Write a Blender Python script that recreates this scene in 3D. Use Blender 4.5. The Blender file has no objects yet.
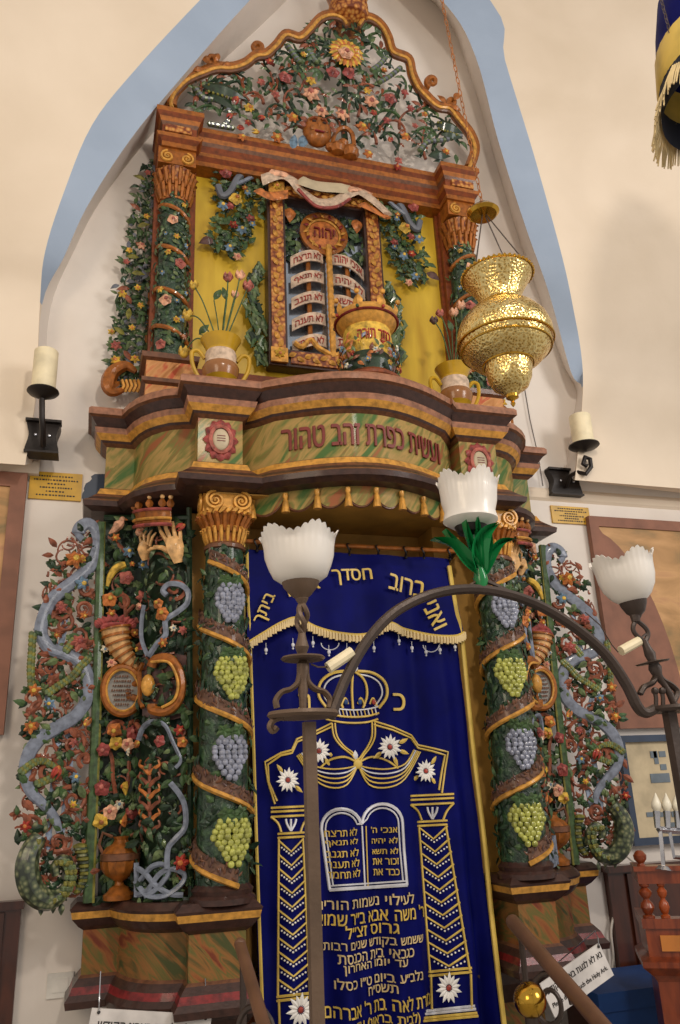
import bpy, math, random
import numpy as np
from mathutils import Vector, Matrix
from mathutils.geometry import delaunay_2d_cdt
from math import sin, cos, pi, sqrt, atan2, radians

# ------------------------------------------------------------------ camera, world, light
C = bpy.context.scene.collection
SC = bpy.context.scene
F = 800.0
XC = 1.135
CAM = Vector((-XC, -3.8, 1.6))
_Z = Vector((-100, 2312, -F)); _Z.normalize()
_X = Vector((2660, (100 * 2660 - F * F) / 2312, -F)); _X.normalize()
_Y = _Z.cross(_X)
RM = Matrix((_X, _Y, _Z))                      # camera space -> world space
cam_d = bpy.data.cameras.new('camera'); cam = bpy.data.objects.new('camera', cam_d); C.objects.link(cam)
cam_d.sensor_fit = 'VERTICAL'; cam_d.sensor_height = 36; cam_d.lens = F / 1024 * 36
cam_d.clip_start = .05
cam.matrix_world = Matrix.Translation(CAM) @ RM.to_4x4()
SC.camera = cam
SC.view_settings.view_transform = 'Standard'; SC.view_settings.look = 'None'
SC.view_settings.gamma = 1; SC.view_settings.use_curve_mapping = False
SC.view_settings.exposure = 0.0
w = bpy.data.worlds.new('world'); SC.world = w; w.use_nodes = True
w.node_tree.nodes['Background'].inputs[0].default_value = (1.0, .93, .86, 1)
w.node_tree.nodes['Background'].inputs[1].default_value = 0.52

def area(name, loc, target, size, power, col):
    d = bpy.data.lights.new(name, 'AREA'); d.shape = 'RECTANGLE'; d.size, d.size_y = size; d.energy = power; d.color = col
    o = bpy.data.objects.new(name, d); C.objects.link(o); o.location = loc
    o.rotation_euler = (Vector(target) - Vector(loc)).to_track_quat('-Z', 'Y').to_euler()
    return o
area('window_light_right', (3.6, -5.2, 4.2), (-.6, 0, 2.8), (1.6, 2.2), 128, (1, .95, .9))
area('window_light_left', (-3.8, -5.0, 3.6), (.4, 0, 2.9), (1.6, 2.0), 60, (1, .80, .58))
area('ceiling_lamp_light', (-.2, -4.6, 4.9), (0, 0, 2.4), (.3, .3), 60, (1, .9, .78))

# ------------------------------------------------------------------ helpers
def at(px, py, Y):
    d = RM @ Vector((px - 340, 512 - py, -F)); t = (Y - CAM.y) / d.y
    return CAM + d * t
def onz(px, py, z):
    d = RM @ Vector((px - 340, 512 - py, -F)); t = (z - CAM.z) / d.z
    return CAM + d * t
V = Vector

def lin(c):
    return tuple(((x / 255) / 12.92 if x <= 10 else ((x / 255 + .055) / 1.055) ** 2.4) for x in c) + (1,)
PAL = dict(plaster=((232, 220, 203), .85), blue_paint=((150, 176, 205), .7), ochre=((186, 138, 62), .55), yellow=((205, 165, 35), .45),
    dark_brown=((62, 40, 34), .3), mid_brown=((104, 66, 44), .4), pink_brown=((146, 100, 76), .45), gold=((196, 142, 62), .38),
    brown_gold=((150, 88, 32), .35), red_brown=((118, 56, 22), .4), dark_red=((120, 32, 32), .35), green=((66, 90, 54), .3),
    dark_green=((36, 56, 38), .28), sage=((98, 114, 74), .35), olive=((120, 116, 50), .4), blue_grey=((118, 125, 140), .45),
    pale_blue=((146, 160, 182), .5), scroll=((136, 78, 56), .4), pink=((170, 96, 84), .45), rose=((150, 70, 66), .45),
    orange=((188, 112, 56), .45), flower_yellow=((206, 168, 66), .45), peach=((222, 168, 136), .45), cream=((232, 222, 196), .5),
    flower_blue=((108, 134, 156), .45), red=((158, 56, 44), .4), grape_silver=((136, 140, 156), .3), grape_green=((168, 170, 84), .35),
    skin=((214, 168, 112), .45), fish=((106, 112, 78), .35), purple_brown=((92, 66, 62), .4), bark=((104, 74, 58), .55),
    vase_yellow=((190, 150, 40), .18), vase_brown=((150, 100, 58), .22), black_iron=((34, 27, 24), .45), iron=((74, 62, 56), .42),
    rust_iron=((108, 88, 72), .5), wax=((236, 222, 186), .5), enamel_green=((20, 120, 62), .2), velvet=((7, 12, 88), .6),
    navy=((22, 28, 44), .7), thread_gold=((216, 184, 88), .45), thread_silver=((214, 214, 220), .4), fringe=((214, 190, 140), .8),
    white_plastic=((226, 222, 214), .4), sign_white=((222, 216, 212), .5), ink=((40, 34, 34), .6), plaque=((206, 160, 40), .35),
    wood_dark=((70, 34, 22), .35), wood_orange=((158, 72, 30), .3), wood_light=((196, 122, 54), .35), chrome=((200, 200, 205), .2),
    lamp_bulb=((240, 232, 210), .3), mirror=((176, 186, 200), .12), blue_cloth=((22, 62, 120), .6), frame_blue=((48, 62, 84), .45),
    paper=((204, 186, 152), .7), paper_blue=((112, 124, 134), .7), rail_brown=((110, 78, 58), .4), cable=((214, 204, 190), .5),
    parchment=((196, 180, 150), .5), grey_white=((168, 166, 160), .6), lilac_grey=((104, 108, 118), .5), text_red=((120, 40, 30), .5),
    banner=((196, 172, 150), .5), canvas=((188, 142, 92), .7), canvas_brown=((140, 94, 74), .65), white_thread=((236, 232, 226), .5))
_M = {}
def nodes_of(m):
    m.use_nodes = True; nt = m.node_tree
    return nt, nt.nodes, nt.nodes['Principled BSDF']
def ramp(nt, stops, fac):
    r = nt.nodes.new('ShaderNodeValToRGB'); e = r.color_ramp.elements
    while len(e) < len(stops): e.new(.5)
    for k, (p, c) in enumerate(stops): e[k].position = p; e[k].color = lin(c)
    nt.links.new(fac, r.inputs[0]); return r
def noise(nt, scale, detail=3, dist=0, vec=None):
    n = nt.nodes.new('ShaderNodeTexNoise'); n.inputs['Scale'].default_value = scale
    n.inputs['Detail'].default_value = detail; n.inputs['Distortion'].default_value = dist
    if vec is None:
        g = nt.nodes.new('ShaderNodeNewGeometry'); vec = g.outputs['Position']
    nt.links.new(vec, n.inputs['Vector']); return n
def bump(nt, b, h, strength, dist=.01):
    bm = nt.nodes.new('ShaderNodeBump'); bm.inputs['Strength'].default_value = strength; bm.inputs['Distance'].default_value = dist
    nt.links.new(h, bm.inputs['Height']); nt.links.new(bm.outputs[0], b.inputs['Normal']); return bm
CARVED = 'dark_brown mid_brown pink_brown gold brown_gold red_brown dark_red green dark_green sage olive blue_grey pale_blue scroll pink rose orange flower_yellow peach cream flower_blue red grape_silver grape_green skin fish purple_brown bark banner'.split()
def M(name):
    if name in _M: return _M[name]
    m = bpy.data.materials.new(name); nt, N, b = nodes_of(m); _M[name] = m
    if name in SPECIAL: SPECIAL[name](nt, N, b); return m
    c, r = PAL[name]
    b.inputs['Roughness'].default_value = r
    d = (.82 if name in ('gold', 'brown_gold', 'mid_brown', 'dark_brown', 'pink_brown', 'red_brown', 'blue_grey', 'pale_blue', 'skin', 'ochre', 'fish', 'banner') else .68) if name in CARVED else .86
    sc = 38 if name in CARVED else 9
    n = noise(nt, sc, 4)
    rr = ramp(nt, [(.3, tuple(x * d for x in c)), (.62, tuple(min(255, x * (1.1 if name in CARVED else 1.02)) for x in c))], n.outputs[0])
    nt.links.new(rr.outputs[0], b.inputs['Base Color'])
    if name in CARVED:
        b.inputs['Coat Weight'].default_value = .3; b.inputs['Coat Roughness'].default_value = .12; b.inputs['Roughness'].default_value = r + .15; b.inputs['Specular IOR Level'].default_value = .3
        bump(nt, b, noise(nt, 120, 2).outputs[0], .25, .004)
    if name in ('gold', 'brown_gold'): b.inputs['Metallic'].default_value = .25
    if name in ('chrome', 'mirror'): b.inputs['Metallic'].default_value = .9
    if name in ('iron', 'rust_iron', 'black_iron'):
        b.inputs['Metallic'].default_value = .35; bump(nt, b, noise(nt, 90, 3).outputs[0], .3, .003)
    if name in ('velvet',):
        b.inputs['Specular IOR Level'].default_value = .08; b.inputs['Sheen Weight'].default_value = .03; b.inputs['Sheen Roughness'].default_value = .35
        b.inputs['Sheen Tint'].default_value = (.25, .35, 1, 1)
        bump(nt, b, noise(nt, 400, 1).outputs[0], .15, .001)
    return m
def sp_plaster(nt, N, b):
    n = noise(nt, 1.3, 5, .3); r = ramp(nt, [(.3, (217, 200, 178)), (.7, (233, 217, 197))], n.outputs[0])
    nt.links.new(r.outputs[0], b.inputs['Base Color']); b.inputs['Roughness'].default_value = .85
    bump(nt, b, noise(nt, 9, 6).outputs[0], .25, .01)
def sp_pale_plaster(nt, N, b):  # plaster tone, whiter and cooler than the vault's
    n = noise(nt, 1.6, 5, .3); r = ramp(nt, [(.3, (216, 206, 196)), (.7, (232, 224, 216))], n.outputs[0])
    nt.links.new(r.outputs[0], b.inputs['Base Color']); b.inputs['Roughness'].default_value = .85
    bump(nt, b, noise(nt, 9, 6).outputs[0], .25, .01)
def sp_blue(nt, N, b):
    n = noise(nt, 3, 5, .3); r = ramp(nt, [(.3, (150, 166, 188)), (.7, (160, 176, 198))], n.outputs[0])
    nt.links.new(r.outputs[0], b.inputs['Base Color']); b.inputs['Roughness'].default_value = .8
    bump(nt, b, noise(nt, 12, 6).outputs[0], .2, .01)
def sp_marble(stops, sc=3.2, rot=.9):
    def f(nt, N, b):
        g = N.new('ShaderNodeNewGeometry'); m0 = N.new('ShaderNodeMapping'); m0.inputs['Rotation'].default_value = (0, rot, 0)
        nt.links.new(g.outputs['Position'], m0.inputs['Vector']); mp = N.new('ShaderNodeMapping'); mp.inputs['Scale'].default_value = (1, 1, 5)
        nt.links.new(m0.outputs[0], mp.inputs['Vector'])
        n = noise(nt, sc, 5, .7, mp.outputs[0]); r = ramp(nt, stops, n.outputs[0])
        nt.links.new(r.outputs[0], b.inputs['Base Color']); b.inputs['Roughness'].default_value = .6; b.inputs['Specular IOR Level'].default_value = .25
        b.inputs['Coat Weight'].default_value = .04; b.inputs['Coat Roughness'].default_value = .1
        bump(nt, b, n.outputs[0], .1, .004)
    return f
def sp_brass(nt, N, b):
    b.inputs['Metallic'].default_value = 1; b.inputs['Roughness'].default_value = .24
    v = N.new('ShaderNodeTexVoronoi'); v.inputs['Scale'].default_value = 120
    g = N.new('ShaderNodeNewGeometry'); nt.links.new(g.outputs['Position'], v.inputs['Vector'])
    r = ramp(nt, [(.1, (130, 98, 38)), (.35, (222, 186, 110)), (.7, (240, 216, 150))], v.outputs[0])
    nt.links.new(r.outputs[0], b.inputs['Base Color'])
    bump(nt, b, v.outputs[0], .6, .003)
def sp_brass_plain(nt, N, b):
    b.inputs['Metallic'].default_value = 1; b.inputs['Roughness'].default_value = .16
    b.inputs['Base Color'].default_value = lin((206, 160, 62))
def sp_glass(nt, N, b):
    b.inputs['Base Color'].default_value = lin((250, 244, 236)); b.inputs['Roughness'].default_value = .35
    b.inputs['Subsurface Weight'].default_value = .0
    b.inputs['Transmission Weight'].default_value = .25
    b.inputs['Coat Weight'].default_value = .3
def sp_leafcol(nt, N, b):
    n = noise(nt, 30, 4, .5); r = ramp(nt, [(.3, (18, 34, 26)), (.5, (36, 62, 42)), (.72, (62, 92, 58))], n.outputs[0])
    nt.links.new(r.outputs[0], b.inputs['Base Color']); b.inputs['Roughness'].default_value = .3
    b.inputs['Coat Weight'].default_value = .4; bump(nt, b, n.outputs[0], 1, .02)
def sp_fish(nt, N, b):
    v = N.new('ShaderNodeTexVoronoi'); v.inputs['Scale'].default_value = 48
    g = N.new('ShaderNodeNewGeometry'); nt.links.new(g.outputs['Position'], v.inputs['Vector'])
    r = ramp(nt, [(.15, (140, 140, 104)), (.4, (84, 94, 66)), (.7, (40, 48, 38))], v.outputs[0])
    nt.links.new(r.outputs[0], b.inputs['Base Color']); b.inputs['Roughness'].default_value = .35
    b.inputs['Coat Weight'].default_value = .3; bump(nt, b, v.outputs[0], -.8, .01)
def sp_canvas(nt, N, b):
    g = N.new('ShaderNodeNewGeometry'); mp = N.new('ShaderNodeMapping'); mp.inputs['Scale'].default_value = (1.2, 1, 3)
    nt.links.new(g.outputs['Position'], mp.inputs['Vector'])
    n = noise(nt, 2.4, 6, .6, mp.outputs[0]); n2 = noise(nt, 60, 2)
    r = ramp(nt, [(.3, (112, 98, 62)), (.45, (170, 128, 78)), (.6, (196, 150, 98)), (.75, (168, 116, 84))], n.outputs[0])
    nt.links.new(r.outputs[0], b.inputs['Base Color']); b.inputs['Roughness'].default_value = .5
def sp_wood(a, c, s=6):
    def f(nt, N, b):
        g = N.new('ShaderNodeNewGeometry'); mp = N.new('ShaderNodeMapping'); mp.inputs['Scale'].default_value = (1, 1, .15)
        nt.links.new(g.outputs['Position'], mp.inputs['Vector'])
        n = noise(nt, s * 4, 5, 1.2, mp.outputs[0]); r = ramp(nt, [(.3, a), (.7, c)], n.outputs[0])
        nt.links.new(r.outputs[0], b.inputs['Base Color']); b.inputs['Roughness'].default_value = .3
        b.inputs['Coat Weight'].default_value = .3
    return f
def sp_yellow(nt, N, b):
    g = N.new('ShaderNodeNewGeometry'); mp = N.new('ShaderNodeMapping'); mp.inputs['Scale'].default_value = (3, 1, .6)
    nt.links.new(g.outputs['Position'], mp.inputs['Vector'])
    n = noise(nt, 3, 4, .4, mp.outputs[0]); r = ramp(nt, [(.3, (176, 138, 30)), (.7, (212, 178, 52))], n.outputs[0])
    nt.links.new(r.outputs[0], b.inputs['Base Color']); b.inputs['Roughness'].default_value = .35
def sp_filigree(nt, N, b):
    v = N.new('ShaderNodeTexVoronoi'); v.inputs['Scale'].default_value = 42
    g = N.new('ShaderNodeNewGeometry'); nt.links.new(g.outputs['Position'], v.inputs['Vector'])
    r = ramp(nt, [(.1, (206, 156, 84)), (.45, (176, 108, 48)), (.7, (110, 52, 26))], v.outputs[0])
    nt.links.new(r.outputs[0], b.inputs['Base Color']); b.inputs['Roughness'].default_value = .35
    bump(nt, b, v.outputs[0], -.9, .008)
SPECIAL = dict(plaster=sp_plaster, pale_plaster=sp_pale_plaster, blue_paint=sp_blue, brass=sp_brass, brass_plain=sp_brass_plain, milk_glass=sp_glass,
    marble_green=sp_marble([(.36, (72, 102, 50)), (.44, (142, 126, 68)), (.50, (168, 136, 80)), (.56, (116, 114, 58)), (.64, (148, 88, 54))]),
    marble_red=sp_marble([(.36, (112, 54, 36)), (.44, (144, 90, 50)), (.50, (98, 96, 50)), (.56, (142, 96, 52)), (.64, (72, 76, 42))], 3.6, -.8),
    marble_pink=sp_marble([(.3, (170, 110, 60)), (.5, (206, 150, 96)), (.62, (188, 84, 56)), (.78, (206, 162, 110))], 5),
    leaf_bed=sp_leafcol, fish=sp_fish, canvas=sp_canvas, wood_red=sp_wood((92, 34, 14), (142, 64, 28)), wood_panel=sp_wood((48, 22, 14), (84, 40, 24), 4),
    wood_case=sp_wood((112, 54, 26), (150, 80, 40)), yellow=sp_yellow, filigree_gold=sp_filigree)

class MB:
    def __init__(s, f=None): s.v = []; s.f = []; s.m = []; s.names = []; s.fn = f
    def mi(s, name):
        if name not in s.names: s.names.append(name)
        return s.names.index(name)
    def add(s, vs, fs, mat):
        o = len(s.v); k = s.mi(mat)
        s.v += [tuple(s.fn(V(p))) if s.fn else tuple(p) for p in vs]
        for q in fs: s.f.append([i + o for i in q]); s.m.append(k)
    def box(s, a, b, mat, M4=None):
        x0, y0, z0 = a; x1, y1, z1 = b
        vs = [V((x, y, z)) for x in (x0, x1) for y in (y0, y1) for z in (z0, z1)]
        if M4 is not None: vs = [M4 @ p for p in vs]
        s.add(vs, [(0, 1, 3, 2), (4, 6, 7, 5), (0, 4, 5, 1), (2, 3, 7, 6), (0, 2, 6, 4), (1, 5, 7, 3)], mat)
    def loft(s, rings, mat, closed=True, cap=True):
        n = len(rings[0]); vs = [p for r in rings for p in r]; fs = []
        for i in range(len(rings) - 1):
            for j in range(n if closed else n - 1):
                k = (j + 1) % n
                fs.append((i * n + j, i * n + k, (i + 1) * n + k, (i + 1) * n + j))
        if cap: fs.append(list(range(n))[::-1]); fs.append([(len(rings) - 1) * n + j for j in range(n)])
        s.add(vs, fs, mat)
    def tube(s, pts, r, mat, n=6, flat=1.0, up=None, cap=True):
        pts = [V(p) for p in pts]; L = len(pts)
        if L < 2: return
        rr = r if hasattr(r, '__len__') else [r] * L
        T = [(pts[min(i + 1, L - 1)] - pts[max(i - 1, 0)]) for i in range(L)]
        T = [t.normalized() if t.length > 1e-9 else V((0, 0, 1)) for t in T]
        u = V(up) if up is not None else (V((0, 1, 0)) if abs(T[0].y) < .9 else V((1, 0, 0)))
        rings = []
        for i in range(L):
            u = (u - T[i] * u.dot(T[i]))
            u = u.normalized() if u.length > 1e-6 else T[i].orthogonal().normalized()
            w_ = T[i].cross(u)
            rings.append([pts[i] + (u * cos(2 * pi * j / n) * flat + w_ * sin(2 * pi * j / n)) * rr[i] for j in range(n)])
        s.loft(rings, mat, True, cap)
    def lathe(s, prof, mat, c=(0, 0, 0), n=24, M4=None, mod=None, cap=True):
        c = V(c); rings = []
        for k, (r, z) in enumerate(prof):
            ring = []
            for j in range(n):
                a = 2 * pi * j / n; q = mod(k, a) if mod else (1, 0)
                p = V((r * q[0] * cos(a), r * q[0] * sin(a), z + q[1]))
                ring.append((M4 @ p if M4 is not None else p) + c)
            rings.append(ring)
        s.loft(rings, mat, True, cap)
    def ball(s, c, r, mat, n=8, M3=None):
        c = V(c); r = V(r) if hasattr(r, '__len__') else V((r, r, r)); h = max(4, n // 2 + 1); rings = []
        for i in range(h + 1):
            a = pi * i / h; a = min(max(a, .02), pi - .02)
            ring = []
            for j in range(n):
                b = 2 * pi * j / n; p = V((r.x * sin(a) * cos(b), r.y * sin(a) * sin(b), r.z * cos(a)))
                ring.append(c + (M3 @ p if M3 is not None else p))
            rings.append(ring)
        s.loft(rings, mat)
    def leaf(s, c, d, nrm, L, W, mat, bend=.2, steps=5, h=.28):
        c = V(c); nrm = V(nrm).normalized(); d = V(d); d = (d - nrm * d.dot(nrm) * .8).normalized(); nrm = (nrm - d * nrm.dot(d)).normalized(); sd = d.cross(nrm); rings = []
        for i in range(steps + 1):
            t = i / steps; ww = max(.03, sin(pi * (t ** .8)) ) * W / 2; q = c + d * L * t + nrm * (bend * L * (t - t * t) * 1.6)
            rings.append([q - sd * ww, q + nrm * ww * h * 2, q + sd * ww, q - nrm * ww * h])
        s.loft(rings, mat)
    def lobed(s, c, d, nrm, R, mat, lobes=5, dep=.3):
        c = V(c); d = V(d).normalized(); nrm = V(nrm); nrm = (nrm - d * nrm.dot(d)).normalized(); sd = d.cross(nrm)
        n = lobes * 4; top = []; mid = []; bot = []
        for j in range(n):
            a = 2 * pi * j / n; rad = R * (1 - dep * (.5 - .5 * cos(lobes * a)) if True else 1)
            rad *= .82 + .18 * cos(a)
            e = d * cos(a) * rad + sd * sin(a) * rad
            top.append(c + e); mid.append(c + e * .5 + nrm * R * (.22 + .1 * cos(lobes * a))); bot.append(c + e * .9 - nrm * R * .12)
        s.add(bot + top + mid + [c + nrm * R * .16], [list(range(n))[::-1]] + [(j, (j + 1) % n, n + (j + 1) % n, n + j) for j in range(n)]
              + [(n + j, n + (j + 1) % n, 2 * n + (j + 1) % n, 2 * n + j) for j in range(n)] + [(2 * n + j, 2 * n + (j + 1) % n, 3 * n) for j in range(n)], mat)
    def prism(s, poly, nrm_off, mat):
        n = len(poly); a = [V(p) for p in poly]; b = [p + V(nrm_off) for p in a]
        s.add(a + b, [list(range(n)), [n + j for j in range(n)][::-1]] + [(j, n + j, n + (j + 1) % n, (j + 1) % n) for j in range(n)], mat)
    def mesh(s, name, ang=35):
        me = bpy.data.meshes.new(name); me.from_pydata([tuple(p) for p in s.v], [], s.f)
        for nm in s.names: me.materials.append(M(nm))
        me.polygons.foreach_set('material_index', s.m); me.polygons.foreach_set('use_smooth', [True] * len(s.f))
        import bmesh
        bm = bmesh.new(); bm.from_mesh(me); bmesh.ops.recalc_face_normals(bm, faces=bm.faces); bm.to_mesh(me); bm.free()
        me.update(); me.set_sharp_from_angle(angle=radians(ang)); return me
    def build(s, name, parent=None, label=None, ang=35, **kw):
        o = bpy.data.objects.new(name, s.mesh(name, ang)); C.objects.link(o)
        if parent is not None: adopt(o, parent)
        if label: o['label'] = label
        for k, v in kw.items(): o[k] = v
        return o
WLOC = {}
def adopt(o, parent):
    o.parent = parent; o.matrix_parent_inverse = Matrix.Translation(-WLOC.get(parent.name, V((0, 0, 0))))
    WLOC[o.name] = WLOC.get(parent.name, V((0, 0, 0))) * 0 + V((0, 0, 0))
def thing(name, label, cat, loc=(0, 0, 0), group=None):
    o = bpy.data.objects.new(name, None); C.objects.link(o); o.location = loc; o.empty_display_size = .05
    WLOC[o.name] = V(loc); o['label'] = label; o['category'] = cat
    if group: o['group'] = group
    return o
def tag(o, label, cat, group=None, kind=None):
    o['label'] = label; o['category'] = cat
    if group: o['group'] = group
    if kind: o['kind'] = kind
    return o
def structure(mb, name, label=None):
    o = mb.build(name); o['kind'] = 'structure'
    if label: o['label'] = label
    return o
def inst(src_me, name, parent, M4, label=None):
    o = bpy.data.objects.new(name, src_me); C.objects.link(o); adopt(o, parent); o.matrix_basis = M4
    if label: o['label'] = label
    return o

def spl(pts, n=6):                                # Catmull-Rom through points of any dimension
    P = [V(p) for p in pts]; out = []
    if len(P) < 3: return P
    for i in range(len(P) - 1):
        a = P[max(i - 1, 0)]; b = P[i]; c = P[i + 1]; d = P[min(i + 2, len(P) - 1)]
        for k in range(n):
            t = k / n
            out.append(.5 * ((2 * b) + (c - a) * t + (2 * a - 5 * b + 4 * c - d) * t * t + (3 * b - a - 3 * c + d) * t ** 3))
    out.append(P[-1]); return out
def spx(pts, n=6): return [(p.x, p.y) for p in spl([V((a, b)) for a, b in pts], n)]
def inpoly(x, y, poly):
    r = False; j = len(poly) - 1
    for i in range(len(poly)):
        xi, yi = poly[i]; xj, yj = poly[j]
        if (yi > y) != (yj > y) and x < (xj - xi) * (y - yi) / (yj - yi) + xi: r = not r
        j = i
    return r

_T = {}
def glyphs(s, bold=.0, heb=True):
    """flat text outline: list of (verts, faces), height of a letter = 1, centred"""
    key = (s, bold)
    if key in _T: return _T[key]
    if heb: s2 = s[::-1].translate(str.maketrans('()', ')('))
    else: s2 = s
    cu = bpy.data.curves.new('lettering', 'FONT'); cu.body = s2; cu.size = 1; cu.offset = 0; cu.fill_mode = 'NONE'; cu.extrude = 0; cu.resolution_u = 3
    cu.align_x = 'CENTER'; cu.align_y = 'CENTER'
    o = bpy.data.objects.new('lettering', cu); C.objects.link(o)
    me = bpy.data.meshes.new_from_object(o.evaluated_get(bpy.context.evaluated_depsgraph_get()))
    vs = [V(v.co) for v in me.vertices]; ed = [tuple(e.vertices) for e in me.edges]
    fs = []
    if vs:
        vv, _, ff, _, _, _ = delaunay_2d_cdt([V((v.x, v.y)) for v in vs], ed, [], 0, 1e-6)
        nx = {}
        for a, b in ed: nx.setdefault(a, []).append(b); nx.setdefault(b, []).append(a)
        loops = []; seen = set()
        for st in nx:
            if st in seen: continue
            lp = [st]; seen.add(st); cur = st
            while True:
                n_ = [q for q in nx[cur] if q not in seen]
                if not n_: break
                cur = n_[0]; seen.add(cur); lp.append(cur)
            loops.append([(vs[i].x, vs[i].y) for i in lp])
        for f in ff:
            cx = sum(vv[i].x for i in f) / len(f); cy = sum(vv[i].y for i in f) / len(f)
            if sum(inpoly(cx, cy, lp) for lp in loops) % 2: fs.append(list(f))
        vs = [V((v.x, v.y, 0)) for v in vv]
    bpy.data.objects.remove(o); bpy.data.curves.remove(cu); bpy.data.meshes.remove(me)
    if vs:
        x0 = min(v.x for v in vs); x1 = max(v.x for v in vs); y0 = min(v.y for v in vs); y1 = max(v.y for v in vs)
        vs = [V((v.x - (x0 + x1) / 2, v.y - (y0 + y1) / 2, 0)) for v in vs]
        _T[key] = (vs, fs, x1 - x0, y1 - y0)
    else: _T[key] = ([], [], 1, 1)
    return _T[key]
def text(mb, s, fn, width, height, mat, thick=.003, bold=.012, heb=True, _sh=None):
    """fn(u,v,h)->world ; u,v metres"""
    wgt = bold * .55
    vs, fs, w0, h0 = glyphs(s, .004, heb)
    if not vs: return
    if _sh is None:
        for k, (du, dv) in enumerate(((0, 0), (-1, 0), (1, 0), (0, .7), (0, -.7))):
            text(mb, s, lambda u, v, h, du=du, dv=dv: fn(u + du * wgt * height, v + dv * wgt * height * .6, h), width * (1 - .0), height, mat, thick * (1 + .08 * k), bold, heb, 1)
        return
    sx, sy = width / w0, height / h0
    a = [fn(v.x * sx, v.y * sy, thick) for v in vs]; b = [fn(v.x * sx, v.y * sy, 0) for v in vs]
    n = len(a); ed = {}
    for f in fs:
        for i in range(len(f)):
            e = (f[i], f[(i + 1) % len(f)]); ed[e] = 1
    side = [(e[0], e[1], e[1] + n, e[0] + n) for e in ed if (e[1], e[0]) not in ed]
    mb.add(a + b, fs + side, mat)

def offs_path(path, o):
    n = len(path); out = []
    for i in range(n):
        a = V(path[max(i - 1, 0)]); b = V(path[i]); c = V(path[min(i + 1, n - 1)])
        d1 = (b - a); d2 = (c - b)
        if d1.length < 1e-7: d1 = d2
        if d2.length < 1e-7: d2 = d1
        d1.normalize(); d2.normalize(); n1 = V((d1.y, -d1.x)); n2 = V((d2.y, -d2.x)); m = (n1 + n2)
        if m.length < 1e-5: m = n1
        m.normalize(); k = max(.35, m.dot(n1)); out.append(b + m * (o / k))
    return out
def molding(mb, path, prof, back=None):
    """prof: list of (offset, z, material of the band above)"""
    rings = [[V((p.x, p.y, z)) for p in offs_path(path, o)] for o, z, _ in prof]
    if back is not None:
        b0 = [V((p.x, back, prof[0][1])) for p in rings[0]]; b1 = [V((p.x, back, prof[-1][1])) for p in rings[-1]]
        mb.loft([b0, rings[0]], prof[0][2], False, False); mb.loft([rings[-1], b1], prof[-1][2], False, False)
    for i in range(len(prof) - 1): mb.loft([rings[i], rings[i + 1]], prof[i][2], False, False)

# ------------------------------------------------------------------ the setting
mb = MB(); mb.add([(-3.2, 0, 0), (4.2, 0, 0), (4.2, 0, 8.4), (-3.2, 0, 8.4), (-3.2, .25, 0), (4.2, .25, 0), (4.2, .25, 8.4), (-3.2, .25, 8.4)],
    [(0, 1, 2, 3), (5, 4, 7, 6), (0, 4, 5, 1), (3, 2, 6, 7), (0, 3, 7, 4), (1, 5, 6, 2)], 'pale_plaster'); structure(mb, 'wall_back')
mb = MB(); mb.box((-3.2, -6.5, -.1), (4.2, .25, 0), 'grey_white'); structure(mb, 'floor')
def vault(name, rows, sgn, blue):
    R0 = [spl([V((r[k][0], r[k][1])) for r in rows], 5) for k in range(3)]; D = [p.x for p in spl([V((r[3], 0)) for r in rows], 5)]
    a, b, c, e, g = [], [], [], [], []
    n = len(D)
    for i in range(n):
        t = max(0, (i - 12) / (n - 12)); d = D[i]
        a.append(at(R0[0][i].x, R0[0][i].y, 0)); b.append(at(R0[1][i].x, R0[1][i].y, -d))
        o = at(R0[2][i].x, R0[2][i].y, -d - .05); c.append(o)
        e.append(o + V((sgn * .7, -.18 * t, .12 * t))); g.append(o + V((sgn * 2.0, -1.5 * t, .3 * t)))
    m = MB(); m.loft([a, b], 'pale_plaster', False, False); m.loft([c, e, g], 'plaster', False, False)
    m.add([a[0], b[0], c[0], g[0], V((g[0].x, 0, g[0].z))], [(0, 1, 2, 3, 4)], 'plaster')
    m.add(b[:11] + c[:11], [(i, i + 1, 12 + i, 11 + i) for i in range(10)], 'plaster')
    structure(m, name)
    m = MB(); m.loft([b[10:], c[10:]], 'blue_paint', False, False); o = structure(m, blue)
vault('wall_vault_left', [((34, 463), (25, 465), (25, 465), .12), ((44, 400), (36, 400), (35, 400), .12), ((50, 310), (42, 305), (40, 302), .13),
    ((76, 247), (64, 257), (45, 252), .22), ((100, 202), (88, 205), (64, 192), .28), ((142, 146), (130, 140), (92, 125), .3),
    ((195, 87), (175, 85), (135, 70), .32), ((272, 15), (250, 0), (200, 0), .34), ((345, -60), (345, -95), (345, -150), .36)], -1, 'trim_1')
vault('wall_vault_right', [((566, 472), (574, 480), (575, 480), .12), ((571, 430), (579, 430), (580, 430), .12), ((576, 392), (582, 388), (583, 386), .13),
    ((562, 362), (571, 372), (581, 352), .16), ((540, 300), (549, 293), (574, 312), .22), ((517, 233), (526, 228), (562, 256), .26),
    ((492, 150), (498, 140), (534, 155), .3), ((468, 70), (475, 55), (505, 60), .33), ((436, 5), (442, 0), (490, 0), .35),
    ((345, -60), (345, -95), (345, -150), .36)], 1, 'trim_2')
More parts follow.
